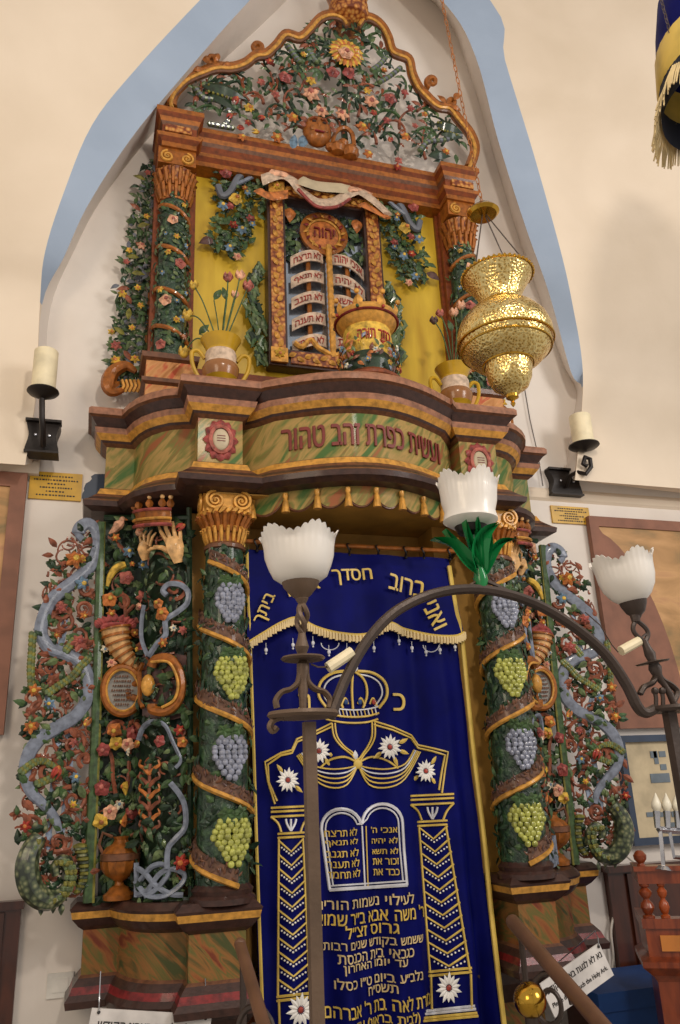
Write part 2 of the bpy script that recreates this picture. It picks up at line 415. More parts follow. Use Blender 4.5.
# plaster string course above the right-hand painting
p0 = at(560, 494, 0); mb = MB(); molding(mb, [(p0.x - .25, -.0), (4.1, -.0)], [(.0, p0.z - .05, 'plaster'), (.015, p0.z - .035, 'plaster'), (.02, p0.z, 'plaster'), (.0, p0.z + .03, 'plaster')], .01); structure(mb, 'trim_3')
p0 = at(10, 470, 0); mb = MB(); molding(mb, [(-3.1, -.0), (-1.42, -.0)], [(.0, p0.z - .03, 'plaster'), (.03, p0.z - .02, 'plaster'), (.03, p0.z + .04, 'plaster'), (.0, p0.z + .06, 'plaster')], .01); structure(mb, 'trim_4')
# dark wainscot left and right of the ark
xl = at(22, 900, -.03).x; zl = at(22, 900, -.03).z
mb = MB(); mb.box((-3.1, -.04, 0), (xl, 0, zl - .03), 'wood_panel'); mb.box((-3.1, -.06, zl - .03), (xl + .01, 0, zl), 'wood_panel')
for x in (xl - .08, xl - .75, xl - 1.4): mb.box((x - .02, -.055, .02), (x + .02, -.04, zl - .04), 'wood_panel')
structure(mb, 'trim_5')
xr = at(606, 870, -.03).x; zr = at(606, 866, -.03).z
mb = MB(); mb.box((xr, -.04, 0), (4.1, 0, zr - .03), 'wood_panel'); mb.box((xr - .01, -.07, zr - .03), (4.1, 0, zr), 'wood_panel')
for k in range(4): mb.box((xr + .1 + k * .7, -.055, .02), (xr + .14 + k * .7, -.04, zr - .04), 'wood_panel')
structure(mb, 'trim_6')

# ------------------------------------------------------------------ the ark
ARK = thing('torah_ark', 'tall carved and painted wooden Torah ark standing against the arched wall', 'ark', (0, -.25, 0))
def mirror_pts(half): return half + [(-x, y) for x, y in half[::-1]]
BK = -.02
ent_half = [(-1.12, BK), (-1.12, -.17), (-.99, -.17), (-.978, -.22), (-.955, -.29), (-.925, -.345), (-.885, -.39), (-.84, -.425), (-.79, -.445), (-.742, -.455), (-.742, -.575),
            (-.545, -.575), (-.545, -.47), (-.47, -.53), (-.405, -.61)]
bow = [(-.405 + .81 * k / 14, -.61 - .16 * sin(pi * k / 14)) for k in range(1, 14)]
ENT = ent_half + bow + [(-x - (.03 if -.76 < x < -.5 else 0), y) for x, y in ent_half[::-1]]
def bowY(x): return -.61 - .16 * sin(pi * min(1, max(0, (x + .405) / .81)))
m = MB(); molding(m, ENT, [(.0, 2.83, 'dark_brown'), (.05, 2.833, 'dark_brown'), (.085, 2.848, 'dark_brown'), (.09, 2.872, 'mid_brown'), (.07, 2.886, 'dark_brown'),
    (.05, 2.905, 'mid_brown'), (.03, 2.925, 'gold'), (.018, 2.955, 'mid_brown'), (0, 2.965, 'marble_green'), (0, 3.172, 'mid_brown'), (.02, 3.185, 'dark_brown'), (.028, 3.195, 'gold'), (.05, 3.222, 'pink_brown'), (.058, 3.248, 'dark_brown'), (.05, 3.258, 'dark_brown'), (.075, 3.292, 'mid_brown'), (.09, 3.300, 'pink_brown'), (.09, 3.327, 'pink_brown'), (.08, 3.34, 'mid_brown')], BK)
E_ = m.build('entablature', ARK, ang=25)
# inscription on the frieze
def frieze(u, v, h):
    x = u + .0; y = bowY(x) if abs(x) < .405 else (-.61 + (abs(x) - .405) * 1.2)
    return V((x, y - .002 - h, 3.068 + v))
m = MB(); text(m, 'ועשית כפרת זהב טהור', frieze, .76, .105, 'text_red', .006, .035); m.build('inscription', E_, 'dark red lettering around the bowed frieze')
# medallions on the two blocks
for s in (-1, 1):
    c = V((-.643 if s < 0 else .613, -.58, 3.07)); m = MB(); K_ = 1.22
    for k in range(12):
        a = 2 * pi * k / 12; d = V((cos(a) * .8, 0, sin(a)))
        m.leaf(c + V((d.x * .047, 0, d.z * .060)), d, (0, -1, 0), .042, .046, 'rose', .15, 4)
    m.tube([c + V((cos(a) * .046, -.012, sin(a) * .062)) for a in [2 * pi * k / 24 for k in range(25)]], .009, 'pink', 6)
    m.ball(c + V((0, -.008, 0)), (.038, .012, .052), 'parchment', 16)
    for k in range(3): m.box((c.x - .018, c.y - .0215, c.z + .012 - k * .012), (c.x + .018, c.y - .019, c.z + .015 - k * .012), 'text_red')
    m.build('medallion', E_, 'cream oval medallion in a red petal wreath')
# scalloped lambrequin under the bow with tassels
def lamb(x): return V((x, (bowY(x) if abs(x) < .405 else -.61 + (abs(x) - .405) * 1.0) + .01, 0))
top = []; bot = []; N = 96
for i in range(N + 1):
    x = -.5 + i / N; p = lamb(x); ph = (i / N) * 8; dz = .035 + .055 * abs(sin(pi * ph)) ** .7
    top.append(V((p.x, p.y, 2.84))); bot.append(V((p.x, p.y, 2.83 - dz)))
m = MB(); m.loft([top, bot], 'marble_green', False, False)
m.loft([[p + V((0, .025, 0)) for p in top], [p + V((0, .025, 0)) for p in bot]], 'mid_brown', False, False)
m.loft([bot, [p + V((0, .025, 0)) for p in bot]], 'mid_brown', False, False)
m.tube([p + V((0, .01, 0)) for p in bot], .008, 'mid_brown', 5); L_ = m.build('lambrequin', ARK)
tm = MB(); tm.lathe([(.003, .03), (.012, .025), (.012, .01), (.008, 0), (.012, -.01), (.017, -.05), (.019, -.062), (.002, -.063)], 'gold', n=10)
tme = tm.mesh('tassel')
for k in range(9):
    x = -.5 + k / 8; p = lamb(x * .985); inst(tme, 'tassel', L_, Matrix.Translation((p.x, p.y - .014, 2.792)))
# backing boards
m = MB(); m.box((-.73, -.30, .9), (-.46, -.02, 2.82), 'ochre'); m.box((.46, -.30, .9), (.73, -.02, 2.82), 'ochre'); m.box((-.459, -.12, .9), (.459, -.021, 2.82), 'ochre')
m.build('backboard', ARK)
m = MB(); m.box((-.66, -.575, 2.822), (.66, -.06, 2.829), 'ochre'); m.build('soffit', ARK)
# base on both sides of the curtain
base_half = [(-1.10, BK), (-1.10, -.17), (-.965, -.17), (-.955, -.22), (-.93, -.30), (-.895, -.36), (-.85, -.405), (-.80, -.43), (-.735, -.445), (-.735, -.525), (-.525, -.525), (-.525, BK)]
for s in (1, -1):
    pt = base_half if s > 0 else [(-x + (.08 if -x < .6 else (.045 if -x < .78 else .06)), y) for x, y in base_half[::-1]]
    m = MB(); molding(m, pt, [(0, .85, 'dark_brown'), (.05, .86, 'dark_brown'), (.055, .885, 'dark_brown'), (.04, .905, 'dark_red'), (.03, .93, 'dark_brown'), (.01, .955, 'mid_brown'), (0, .965, 'marble_red'), (0, 1.12, 'dark_brown'),
        (.02, 1.135, 'dark_brown'), (.045, 1.165, 'gold'), (.05, 1.19, 'dark_brown'), (.055, 1.2, 'dark_brown'), (.03, 1.225, 'dark_brown')], BK)
    m.build('base', ARK, ang=25)
    m = MB(); pp = [(-s * .80, BK), (-s * .80, -.30), (-s * .53, -.30), (-s * .53, BK)]
    if s < 0: pp = pp[::-1]
    molding(m, pp, [(.03, 0, 'dark_brown'), (.03, .12, 'dark_brown'), (0, .14, 'marble_red'), (0, .72, 'dark_brown'), (.03, .76, 'dark_brown'), (.06, .80, 'dark_brown'), (.07, .85, 'dark_brown')], BK)
    m.build('pedestal', ARK)
m = MB(); m.box((-.53, -.2, 0), (.53, -.02, .9), 'wood_case'); m.build('lower_panel', ARK)

# ---- columns
def column(s, cx, cy):
    rng = random.Random(5)
    z0, z1 = 1.26, 2.60
    def rad(z): t = (z - z0) / (z1 - z0); return .102 - .022 * t + .004 * sin(t * pi)
    def pol(a, z, r=0): R = rad(z) + r; return V((cx - s * R * sin(a), cy - R * cos(a), z))   # a = 0 faces the room
    m = MB(); m.lathe([(rad(z0 + (z1 - z0) * k / 16), z0 + (z1 - z0) * k / 16) for k in range(17)], 'leaf_bed', (cx, cy, 0), 24)
    S_ = m.build('column', ARK)
    m = MB(); m.lathe([(.125, 1.215), (.125, 1.235), (.112, 1.245), (.118, 1.262), (.104, 1.275), (.098, 1.29)], 'dark_brown', (cx, cy, 0), 28); m.build('column_foot', S_)
    # spiral band: bark strip with a gold ridge; on the front it goes down towards the curtain
    pitch = .298
    def helix(z, dz): a = -s * 0 + (2.62 - z) / pitch * 2 * pi; return a
    zb = [z1 - .005 - (z1 - z0 - .03) * k / 150 for k in range(151)]
    m = MB(); A0 = -.95
    def hp(z, dz, r): return pol(A0 + (2.575 - z) / pitch * 2 * pi, z + dz, r) if False else None
    def pos(th, dz, r):
        z = 2.49 - (th) / (2 * pi) * pitch + dz
        z = min(max(z, z0), z1); return pol(th, z, r)
    ths = [-.9 + k * .12 for k in range(int((2 * pi * (2.49 - z0) / pitch + .6) / .12))]
    rings = []
    for th in ths: rings.append([pos(th, .052, .0), pos(th, .05, .012), pos(th, .0, .016), pos(th, -.005, .0)])
    m.loft(rings, 'bark', False, False)
    for th in ths[::1]:
        for q in range(2):
            d0 = rng.uniform(.005, .045); p = pos(th, d0, .015); p2 = pos(th + rng.uniform(-.06, .12), d0 + rng.uniform(-.01, .02), .02)
            m.leaf(p, p2 - p + V((0, 0, .004)), (p - V((cx, cy, p.z))), .026, .010, rng.choice(['bark', 'mid_brown', 'purple_brown']), .2, 3)
    m.tube([pos(th, -.006, .014) for th in ths], .011, 'gold', 6)
    m.build('spiral_band', S_, 'brown bark band with a gilded edge')
    m = MB()                                                   # vine leaves over the whole shaft
    for k in range(330):
        z = rng.uniform(z0 + .03, z1 - .02); a = rng.uniform(-pi, pi) * .85; p = pol(a, z, .004); n = (p - V((cx, cy, z))).normalized()
        tdir = V((rng.uniform(-1, 1), 0, rng.uniform(-1, .6))); m.leaf(p, tdir, n, rng.uniform(.03, .055), rng.uniform(.018, .03), rng.choice(['dark_green', 'green', 'dark_green', 'leaf_bed']), .25, 3)
    m.build('foliage', S_, 'dark green vine leaves', kind='stuff')
    for q, th_c in enumerate([0, 1, 2, 3]):
        zc = 2.345 - q * .304; colr = 'grape_silver' if q % 2 == 0 else 'grape_green'; m = MB(); ac = .12 + .1 * (q % 2)
        rows = [5, 6, 7, 7, 6, 5, 4, 3, 2] if q % 2 else [4, 5, 6, 6, 6, 5, 4, 3, 2]
        for i, cnt in enumerate(rows):
            for j in range(cnt):
                a = ac + (j - (cnt - 1) / 2) * .215; z = zc + .07 - i * .0185
                b = 1 - ((j - (cnt - 1) / 2) / 4.2) ** 2
                m.ball(pol(a + rng.uniform(-.03, .03), z + rng.uniform(-.003, .003), .006 + .014 * b), rng.uniform(.0125, .0148), colr, 8)
        m.build('grape_bunch', S_, 'pale green grapes' if q % 2 else 'silver grey grapes')
        m = MB()
        for a, dz in ((ac - .25, .095), (ac + .25, .1), (ac, .085)):
            p = pol(a, zc + dz, .02); m.lobed(p, (rng.uniform(-.4, .4), 0, -1), p - V((cx, cy, p.z)), .042, 'green', 5, .35)
        m.build('vine_leaf', S_)
    # capital
    m = MB(); m.lathe([(.078, 2.585), (.09, 2.59), (.09, 2.605), (.078, 2.615)], 'mid_brown', (cx, cy, 0), 24)
    m.lathe([(.076, 2.61), (.078, 2.65), (.088, 2.70), (.108, 2.735)], 'brown_gold', (cx, cy, 0), 24)
    for k in range(20):
        a = 2 * pi * k / 20
        for (za, zb_, ra, rb, wd, mt) in ((2.615, 2.68, .078, .095, .012, 'gold'), (2.66, 2.735, .083, .116, .015, 'brown_gold')):
            a2 = a + (0 if mt == 'gold' else pi / 20)
            e = V((sin(a2), -cos(a2), 0)); m.tube([V((cx, cy, za)) + e * ra, V((cx, cy, (za + zb_) / 2)) + e * (ra + .008), V((cx, cy, zb_)) + e * rb, V((cx, cy, zb_ - .006)) + e * (rb + .012)], [wd * .5, wd * .8, wd * .7, wd * .4], mt, 5)
    for k in range(26):                                           # twisted rope ring
        a = 2 * pi * k / 26; e = V((sin(a), -cos(a), 0)); t = V((cos(a), sin(a), 0)); q = V((cx, cy, 2.745)) + e * .112
        m.tube([q - t * .014 - V((0, 0, .013)), q, q + t * .014 + V((0, 0, .013))], [.006, .013, .006], 'gold', 5)
    m.box((cx - .092, cy - .092, 2.745), (cx + .092, cy + .092, 2.829), 'gold'); m.box((cx - .105, cy - .07, 2.746), (cx + .105, cy + .07, 2.828), 'gold')
    for sx in (-1, 1):
        for (ax, fy) in ((0, -.1), (1, 0)):
            sp = []
            for k in range(40):
                t = k / 39; a = t * 4.6 * pi * sx * -1 + pi / 2; r = .04 * (1 - t) + .003
                u, v = r * cos(a), r * sin(a)
                sp.append(V((cx + sx * .056 + u, cy - .1, 2.79 + v)) if ax == 0 else V((cx + sx * .113, cy - .03 + u * 1.1, 2.79 + v)))
            m.tube(sp, [.009 * (1 - .5 * k / 39) for k in range(40)], 'gold', 5)
            m.ball(sp[-1], .009, 'gold', 6)
    m.build('capital', S_, 'gilded capital with scrolls')
column(-1, -.607, -.48)
column(1, .685, -.48)

# ---- flower meshes shared by every carved wing
_FL = {}
def flower_mesh(kind, col, ctr):
    k = (kind, col, ctr)
    if k in _FL: return _FL[k]
    m = MB()                                                      # unit radius, lies in XZ, faces -Y
    if kind == 'daisy':
        m.lobed((0, 0, 0), (0, 0, 1), (0, -1, 0), 1.08, col, 6, .42)
        m.lobed((0, -.16, 0), (.5, 0, 1), (0, -1, 0), .68, col, 6, .40)
        m.ball((0, -.26, 0), (.30, .22, .30), ctr, 8)
    elif kind == 'sun':
        for j in range(14):
            a = 2 * pi * j / 14; d = V((cos(a), -.12, sin(a))); m.leaf(d * .3, d, (0, -1, 0), .72, .42, col, .25, 4, .35)
        m.ball((0, -.15, 0), (.5, .22, .5), ctr, 12)
    elif kind == 'rose':
        for q, (R_, dep) in enumerate(((1.05, .22), (.78, .26), (.52, .3))):
            m.lobed((0, -.17 * q, 0), (sin(q * 1.3), 0, cos(q * 1.3)), (0, -1, 0), R_, col, 5, dep)
        m.ball((0, -.46, 0), (.26, .2, .26), ctr, 8)
    elif kind == 'bud':
        for j in range(5):
            a = 2 * pi * j / 5; m.leaf((cos(a) * .2, -.1 + .1 * sin(a), -.7), (cos(a) * .2, 0, 1), (cos(a), -.6, 0), 1.7, .6, col, .3, 4, .4)
        m.ball((0, -.15, -.2), (.35, .3, .6), ctr, 8)
    me = m.mesh(kind); _FL[k] = me; return me
def orient(nrm, spin=0):
    y = -V(nrm).normalized(); z = V((0, 0, 1)); z = (z - y * z.dot(y)).normalized(); x = y.cross(z)
    return Matrix((x, y, z)).transposed().to_4x4() @ Matrix.Rotation(spin, 4, 'Y')
KEY = {'orange': ('orange', 'flower_yellow'), 'yellow': ('flower_yellow', 'orange'), 'pink': ('pink', 'rose'), 'rose': ('rose', 'pink'), 'blue': ('flower_blue', 'flower_yellow'),
       'white': ('cream', 'flower_blue'), 'peach': ('peach', 'pink'), 'red': ('red', 'orange')}
def put_flower(parent, p, nrm, r, col, kind='rose', spin=0):
    a, b = KEY[col]
    T = Matrix.Translation(p) @ orient(nrm, spin) @ Matrix.Scale(r, 4)
    return inst(flower_mesh(kind, a, b), 'flower', parent, T, col + ' carved flower')

def spiral(cx, cy, r, turns=1.4, a0=0, dirn=1, n=26):
    return [(cx + r * (1 - .8 * k / n) * cos(a0 + dirn * turns * 2 * pi * k / n), cy + r * (1 - .8 * k / n) * sin(a0 + dirn * turns * 2 * pi * k / n)) for k in range(n + 1)]
def fill_leaves(m, poly, fmap, N, rng, cols, size=(.02, .045), wr=.5, depth=.02, vines=0, vcol='dark_green', lob=.15, minz=0):
    xs = [p[0] for p in poly]; ys = [p[1] for p in poly]; k = 0
    while k < N:
        x = rng.uniform(min(xs), max(xs)); y = rng.uniform(min(ys), max(ys))
        if not inpoly(x, y, poly): continue
        k += 1; p, n = fmap(x, y, rng.uniform(0, depth)); a = rng.uniform(0, 2 * pi); d = V((cos(a), -.25, sin(a))); L = rng.uniform(*size)
        if rng.random() < lob: m.lobed(p, d, n, L * .55, rng.choice(cols), 5, .4)
        else: m.leaf(p, d, n, L, L * wr, rng.choice(cols), rng.uniform(.1, .5), 4)
    for _ in range(vines):
        while True:
            x = rng.uniform(min(xs), max(xs)); y = rng.uniform(min(ys), max(ys))
            if inpoly(x, y, poly): break
        a = rng.uniform(0, 2 * pi); cur = []; ka = rng.choice([-1, 1]) * rng.uniform(.15, .45)
        for i in range(rng.randint(8, 16)):
            if not inpoly(x, y, poly): break
            cur.append(fmap(x, y, .008 + rng.uniform(0, .004))[0]); x += cos(a) * 2.6; y += sin(a) * 2.6; a += ka
        if len(cur) > 2: m.tube(cur, [.0065 * (1 - .5 * i / len(cur)) for i in range(len(cur))], vcol, 5)

# ---- the openwork wings
def wing(s, dx):
    def fmap(px, py, off=0.0):
        p = at(px, py, -.2); n = V((0, -1, 0))
        if p.x < -1.115:
            Y = -.2
            for _ in range(3): Y = -.2 - (-1.115 - p.x) * .35; p = at(px, py, Y)
            n = V((.25, -1, 0)).normalized()
        elif p.x > -.925:
            for _ in range(4):
                u = max(-1, min(0, (p.x + .76) / .165)); Y = -.2 - .21 * sqrt(max(0, 1 - u * u)); p = at(px, py, Y)
            n = V((u / .165, -sqrt(max(.02, 1 - u * u)) / .21, 0)).normalized()
        p = p + n * off
        return V((p.x if s < 0 else -p.x, p.y, p.z)) + V((dx, 0, 0)), V((n.x if s < 0 else -n.x, n.y, n.z))
    rng = random.Random(11)
    pt = lambda px, py, off=0: fmap(px, py, off)[0]
    # frame: green posts and rails, plus a dark sheet standing for shade behind the openwork
    m = MB()
    m.tube([pt(100, 524, .02), pt(96, 715, .02), pt(88, 902, .02)], .020, 'green', 8)
    m.tube([pt(104, 524, .03), pt(100, 715, .03), pt(93, 902, .03)], .006, 'olive', 6)
    W_ = m.build('side_wing', ARK, 'openwork carved wing with a green post')
    m = MB(); a = [pt(x, 512, -.05) for x in range(104, 193, 6)]; b = [pt(x, 903, -.05) for x in range(98, 197, 6)]
    n_ = min(len(a), len(b)); m.loft([a[:n_], b[:n_]], 'dark_green', False, False)
    a2 = [p + V((0, .02, 0)) for p in a[:n_]]; b2 = [p + V((0, .02, 0)) for p in b[:n_]]; m.loft([a2, b2], 'dark_green', False, False)
    m.tube([pt(189, 508, .0), pt(190, 700, .0), pt(191, 902, .0)], .013, 'dark_green', 6)
    m.tube([pt(x, 518, .0) for x in range(104, 190, 5)], .014, 'dark_green', 6); m.tube([pt(x, 900, .0) for x in range(95, 192, 5)], .014, 'dark_green', 6)
    m.build('wing_frame_shade', W_)
    # leaves
    midp = [(107, 520), (188, 515), (189, 900), (96, 900)]
    outer = [(100, 524), (75, 528), (52, 552), (42, 590), (38, 650), (26, 690), (20, 760), (14, 830), (24, 880), (50, 900), (88, 895)]
    m = MB(); G = ['green', 'dark_green', 'dark_green', 'green', 'sage', 'leaf_bed']
    fill_leaves(m, midp, fmap, 620, rng, G, (.032, .066), .5, .025, 60, 'dark_green')
    fill_leaves(m, midp, fmap, 0, rng, G, vines=45, vcol='scroll')
    fill_leaves(m, outer, fmap, 430, rng, ['green', 'dark_green', 'sage', 'leaf_bed', 'scroll', 'scroll'], (.03, .065), .5, .03, 150, 'scroll', .3)
    m.build('foliage', W_, 'dark green carved leaves', kind='stuff')
    # blue ribbon
    rib = spx([(81, 541), (77, 536), (80, 528), (88, 525), (95, 533), (97, 548), (90, 566), (76, 580), (63, 590), (51, 601), (43, 617), (40, 634), (48, 648), (66, 655), (80, 664), (88, 682), (85, 702), (73, 718), (56, 728), (40, 738), (28, 754), (24, 773), (30, 792), (43, 805), (54, 818), (58, 832)], 5)
    m = MB(); L = len(rib)
    m.tube([pt(x, y, .022) for x, y in rib], [.029 * (.55 if i < 6 else 1) * (1 if i < L - 25 else .95 - .5 * (i - L + 25) / 25) for i in range(L)], 'blue_grey', 8, .5, (0, 1, 0))
    for c in ([(70, 594), (66, 612), (62, 640), (52, 668), (46, 690), (54, 712), (58, 745), (54, 780), (50, 815), (48, 850)], [(66, 720), (70, 760), (66, 800), (60, 840)]):
        m2 = MB(); m2.tube([pt(x, y, .0) for x, y in spx(c, 4)], .014, 'pale_blue', 6, .5, (0, 1, 0)); m2.build('stem', W_, 'pale blue stem')
    m.build('ribbon', W_, 'blue grey S-shaped ribbon')
    # vine scrolls
    m = MB()
    for (x, y, r, a, t, dn) in ((70, 574, 13, 3.6, .9, 1), (58, 610, 11, 0, 1.3, 1), (62, 624, 14, 3, 1.2, 1), (82, 610, 8, 1, 1.4, -1), (76, 636, 14, 2.6, .9, -1), (84, 590, 7, 0, 1.2, 1), (48, 668, 11, 1, 1.5, 1), (60, 660, 9, 0, 1.2, -1), (52, 690, 12, 4, 1, 1), (30, 700, 11, 2, 1.1, -1),
                           (72, 744, 14, 4, 1.3, 1), (66, 775, 9, 1, 1.3, -1), (72, 800, 15, 3.6, 1.4, 1), (48, 772, 10, 2, 1.2, 1), (30, 828, 12, 4.5, 1.2, 1), (56, 842, 10, 2, 1.2, -1), (84, 760, 8, 2, 1.1, 1), (38, 712, 10, 5, 1.2, -1),
                           (176, 590, 11, 2, 1.3, -1), (118, 730, 10, 3, 1.2, 1), (134, 730, 10, 0, 1.2, -1), (122, 604, 9, 4, .9, 1), (136, 640, 10, 4, 1, -1)):
        pts = [pt(px, py, .02) for px, py in spiral(x, y, r, t, a, dn)]
        m = MB(); m.tube(pts, [.0105 * (1 - .35 * i / len(pts)) for i in range(len(pts))], 'scroll', 6); m.build('vine_scroll', W_)
    for c in ([(126, 636), (125, 610), (122, 595), (116, 585)], [(125, 615), (134, 606), (140, 600)], [(118, 806), (113, 780), (112, 760), (108, 748)], [(122, 806), (128, 780), (129, 755), (132, 742)], [(116, 600), (110, 612), (112, 620)], [(128, 560), (124, 552), (116, 544)], [(106, 840), (106, 870), (104, 892)][:0]):
        if len(c) > 1: m = MB(); m.tube([pt(x, y, .018) for x, y in spx(c, 4)], .009, 'scroll', 6); m.build('vine_stem', W_)
    m = MB()                                                      # feathery rust acanthus of the inner panel
    for y in (768, 780, 792, 804, 816, 828):
        for sx in (-1, 1):
            c = spx([(153, y + 6), (153 + sx * 5, y), (153 + sx * 9, y - 3), (153 + sx * 8, y - 8)], 4); m.tube([pt(a_, b_, .02) for a_, b_ in c], [.008, .009, .01, .009, .008, .008, .007, .007, .006, .005, .005, .005, .005][:len(c)], 'orange' if y % 24 == 0 else 'scroll', 5)
    m.tube([pt(153, 764, .016), pt(152, 800, .016), pt(154, 838, .016)], .008, 'scroll', 5)
    m.build('acanthus', W_, 'rust coloured acanthus scrolls')
    # braided garlands
    m = MB()
    for c in ([(31, 636), (30, 655), (29, 672), (30, 688)], [(46, 694), (58, 686), (70, 678), (78, 668), (86, 660)], [(20, 772), (32, 763), (44, 762), (54, 768)], [(64, 652), (70, 644), (74, 640)], [(60, 770), (50, 778), (36, 784)]):
        q = spx(c, 5)
        for i, (x, y) in enumerate(q):
            for e in (-1, 1): m.ball(pt(x + e * 1.3, y + e * .8, .034), (.012, .010, .012), 'olive' if i % 2 else 'sage', 6)
        m.build('garland', W_, 'yellow green braided garland'); m = MB()
    # serpent tail at the bottom
    m = MB(); q = spx([(38, 836), (29, 850), (25, 868), (30, 888), (44, 899), (58, 894), (66, 882), (67, 868), (60, 860), (53, 866), (54, 875)], 5)
    m.tube([pt(x, y, .035) for x, y in q], [.016 + .030 * sin(pi * min(1, (i + 6) / (len(q) * .72))) if i < len(q) * .6 else .03 - .016 * (i / len(q) - .6) / .4 for i in range(len(q))], 'fish', 10)
    for i in range(2, len(q) - 8, 2):
        for e in (-3.5, 0, 3.5):
            x, y = q[i]; m.lobed(pt(x + e, y, .07 - abs(e) * .003), (0, 0, -1), (0, -1, 0), .014, 'olive' if (i // 2) % 2 else 'sage', 3, .2)
    q = spx([(78, 846), (82, 862), (81, 880), (74, 892)], 5)
    for i in range(len(q) - 1):
        m.ball(pt(q[i][0], q[i][1], .03), (.028 - .0008 * i, .022, .012), 'fish' if i % 2 else 'olive', 8)
    for (x, y) in ((52, 900), (60, 902), (40, 902), (32, 832), (42, 834)): m.leaf(pt(x, y, .03), (0, 0, -1) if y > 860 else (.2, 0, 1), (0, -1, 0), .045, .025, 'fish', .2, 4)
    m.build('sea_serpent', W_, 'scaly green serpent tail')
    # mid panel furniture: cornucopia, medallion, urn
    m = MB(); cc = spx([(115, 630), (117, 641), (121, 651), (127, 660), (135, 667), (141, 671)], 5); n_ = len(cc)
    rr = [.056 * (1 - i / n_) ** .8 + .008 for i in range(n_)]; m.tube([pt(x, y, .035) for x, y in cc], rr, 'skin', 12)
    for i in range(0, n_, 3):
        x, y = cc[i]; x2, y2 = cc[min(i + 1, n_ - 1)]
        m.tube([pt(x, y, .035), pt((x + x2) / 2 + .01, (y + y2) / 2, .035), pt(x2, y2, .035)], rr[i] * 1.13, 'brown_gold', 12)
    for k in range(11):
        a = pi * k / 10; m.leaf(pt(115 - 14 * cos(a), 630 - 5 * sin(a), .05), (-cos(a), -.2, .8), (0, -1, 0), .04, .03, 'rose', .2, 4)
    m.tube([pt(115 + 13 * cos(a), 630 + 3.4 * sin(a), .055 - .0 * sin(a)) for a in [2 * pi * k / 20 for k in range(21)]], .010, 'rose', 6)
    m.build('cornucopia', W_, 'ribbed cream horn with a red rim')
    m = MB(); E8 = lambda rx, ry, o: [pt(122 + rx * cos(a), 692 + ry * sin(a), o) for a in [2 * pi * k / 32 for k in range(33)]]
    m.tube(E8(18.5, 23, .05), .016, 'brown_gold', 8); m.tube(E8(16, 20.5, .06), .006, 'gold', 6)
    e = E8(17, 21.5, .04)[:-1]; m.add(e + [pt(122, 692, .045)], [(j, (j + 1) % 32, 32) for j in range(32)], 'grey_white')
    Mq = m.build('oval_medallion', W_, 'grey oval tablet in a brown frame')
    m = MB()
    for r_ in range(7):
        y = 677 + r_ * 4.6; wd = 11 - abs(r_ - 3) * 1.3; x = 122 - wd
        while x < 122 + wd - 1:
            w_ = rng.uniform(.8, 1.8); a_, b_ = pt(x, y, .052), pt(x + w_, y + 2.1, .052)
            m.box((min(a_.x, b_.x), a_.y - .001, b_.z), (max(a_.x, b_.x), a_.y + .003, a_.z), 'mid_brown'); x += w_ + rng.uniform(.6, 1.2)
    m.build('inscription', Mq)
    m = MB(); c = pt(118, 898, .045); zt = pt(118, 836, .045).z; H = zt - c.z; k_ = H / .27
    pr = [(.065, 0), (.068, .02), (.05, .035), (.04, .05), (.022, .06), (.018, .075), (.03, .085), (.06, .105), (.078, .135), (.083, .165)]
    m.lathe([(r * k_ * 1.05, z * k_) for r, z in pr], 'brown_gold', c, 28, mod=lambda k, a: (1 + .05 * cos(14 * a), 0) if k > 5 else (1, 0))
    m.lathe([(r * k_ * 1.05, z * k_) for r, z in [(.083, .165), (.088, .17), (.088, .195), (.08, .2)]], 'mid_brown', c, 28)
    m.lathe([(r * k_ * 1.05, z * k_) for r, z in [(.078, .2), (.06, .225), (.035, .24), (.028, .255), (.034, .27)]], 'brown_gold', c, 28, mod=lambda k, a: (1 + .07 * cos(10 * a + k), 0))
    for e in (-1, 1): m.tube([c + V((e * .075 * k_, 0, .19 * k_)), c + V((e * .1 * k_, 0, .24 * k_)), c + V((e * .085 * k_, 0, .29 * k_)), c + V((e * .04 * k_, 0, .27 * k_))], .007, 'mid_brown', 6)
    m.build('urn', W_, 'bronze coloured fluted urn')
    # inner panel: hands under a crown
    def hand(cx, cy, mir, S=1.0):
        h = MB(); q = lambda x, y, o=.03: pt(cx + mir * x * S, cy + y * S, o)
        u = (q(0, -5) - q(0, 5)).normalized()
        h.tube([q(2, 16, .02), q(1, 9, .03), q(0, 3, .035), q(-1, -4, .033), q(-2, -8, .03)], [.020 * S, .030 * S, .040 * S, .038 * S, .030 * S], 'skin', 10, .55, (0, 1, 0))
        for (x0, y0, x1, y1, x2, y2, r) in ((-7, -5, -11, -14, -14, -21, .0085), (-4, -7, -7, -17, -9, -25, .009), (0, -8, -1, -17, -2, -24, .009), (4, -6, 4, -15, 3, -22, .008)):
            h.tube([q(x0 * .9, y0 + 3), q(x0, y0), q(x1, y1, .038), q(x2, y2, .03)], [r * 1.2 * S, r * 1.15 * S, r * S, r * .6 * S], 'skin', 8)
        h.tube([q(-5, 5), q(-10, 2, .04), q(-15, 1, .035), q(-18, 0, .03)], [.014 * S, .011 * S, .009 * S, .006 * S], 'skin', 8)
        return h
    hand(177, 548, 1, 1.0).build('hand', W_, 'blessing hand')
    hand(151, 549, -1, .72).build('hand', W_, 'blessing hand half turned away')
    m = MB(); cr = lambda ph, y, o=.05: pt(163 + 13 * sin(ph), y - 0, o + .01 + .02 * cos(ph))
    PH = [-1.5 + 3 * k / 16 for k in range(17)]
    m.loft([[cr(p, 531) for p in PH], [cr(p, 527, .06) for p in PH], [cr(p, 519, .055) for p in PH], [cr(p, 514, .065) for p in PH]], 'brown_gold', False, False)
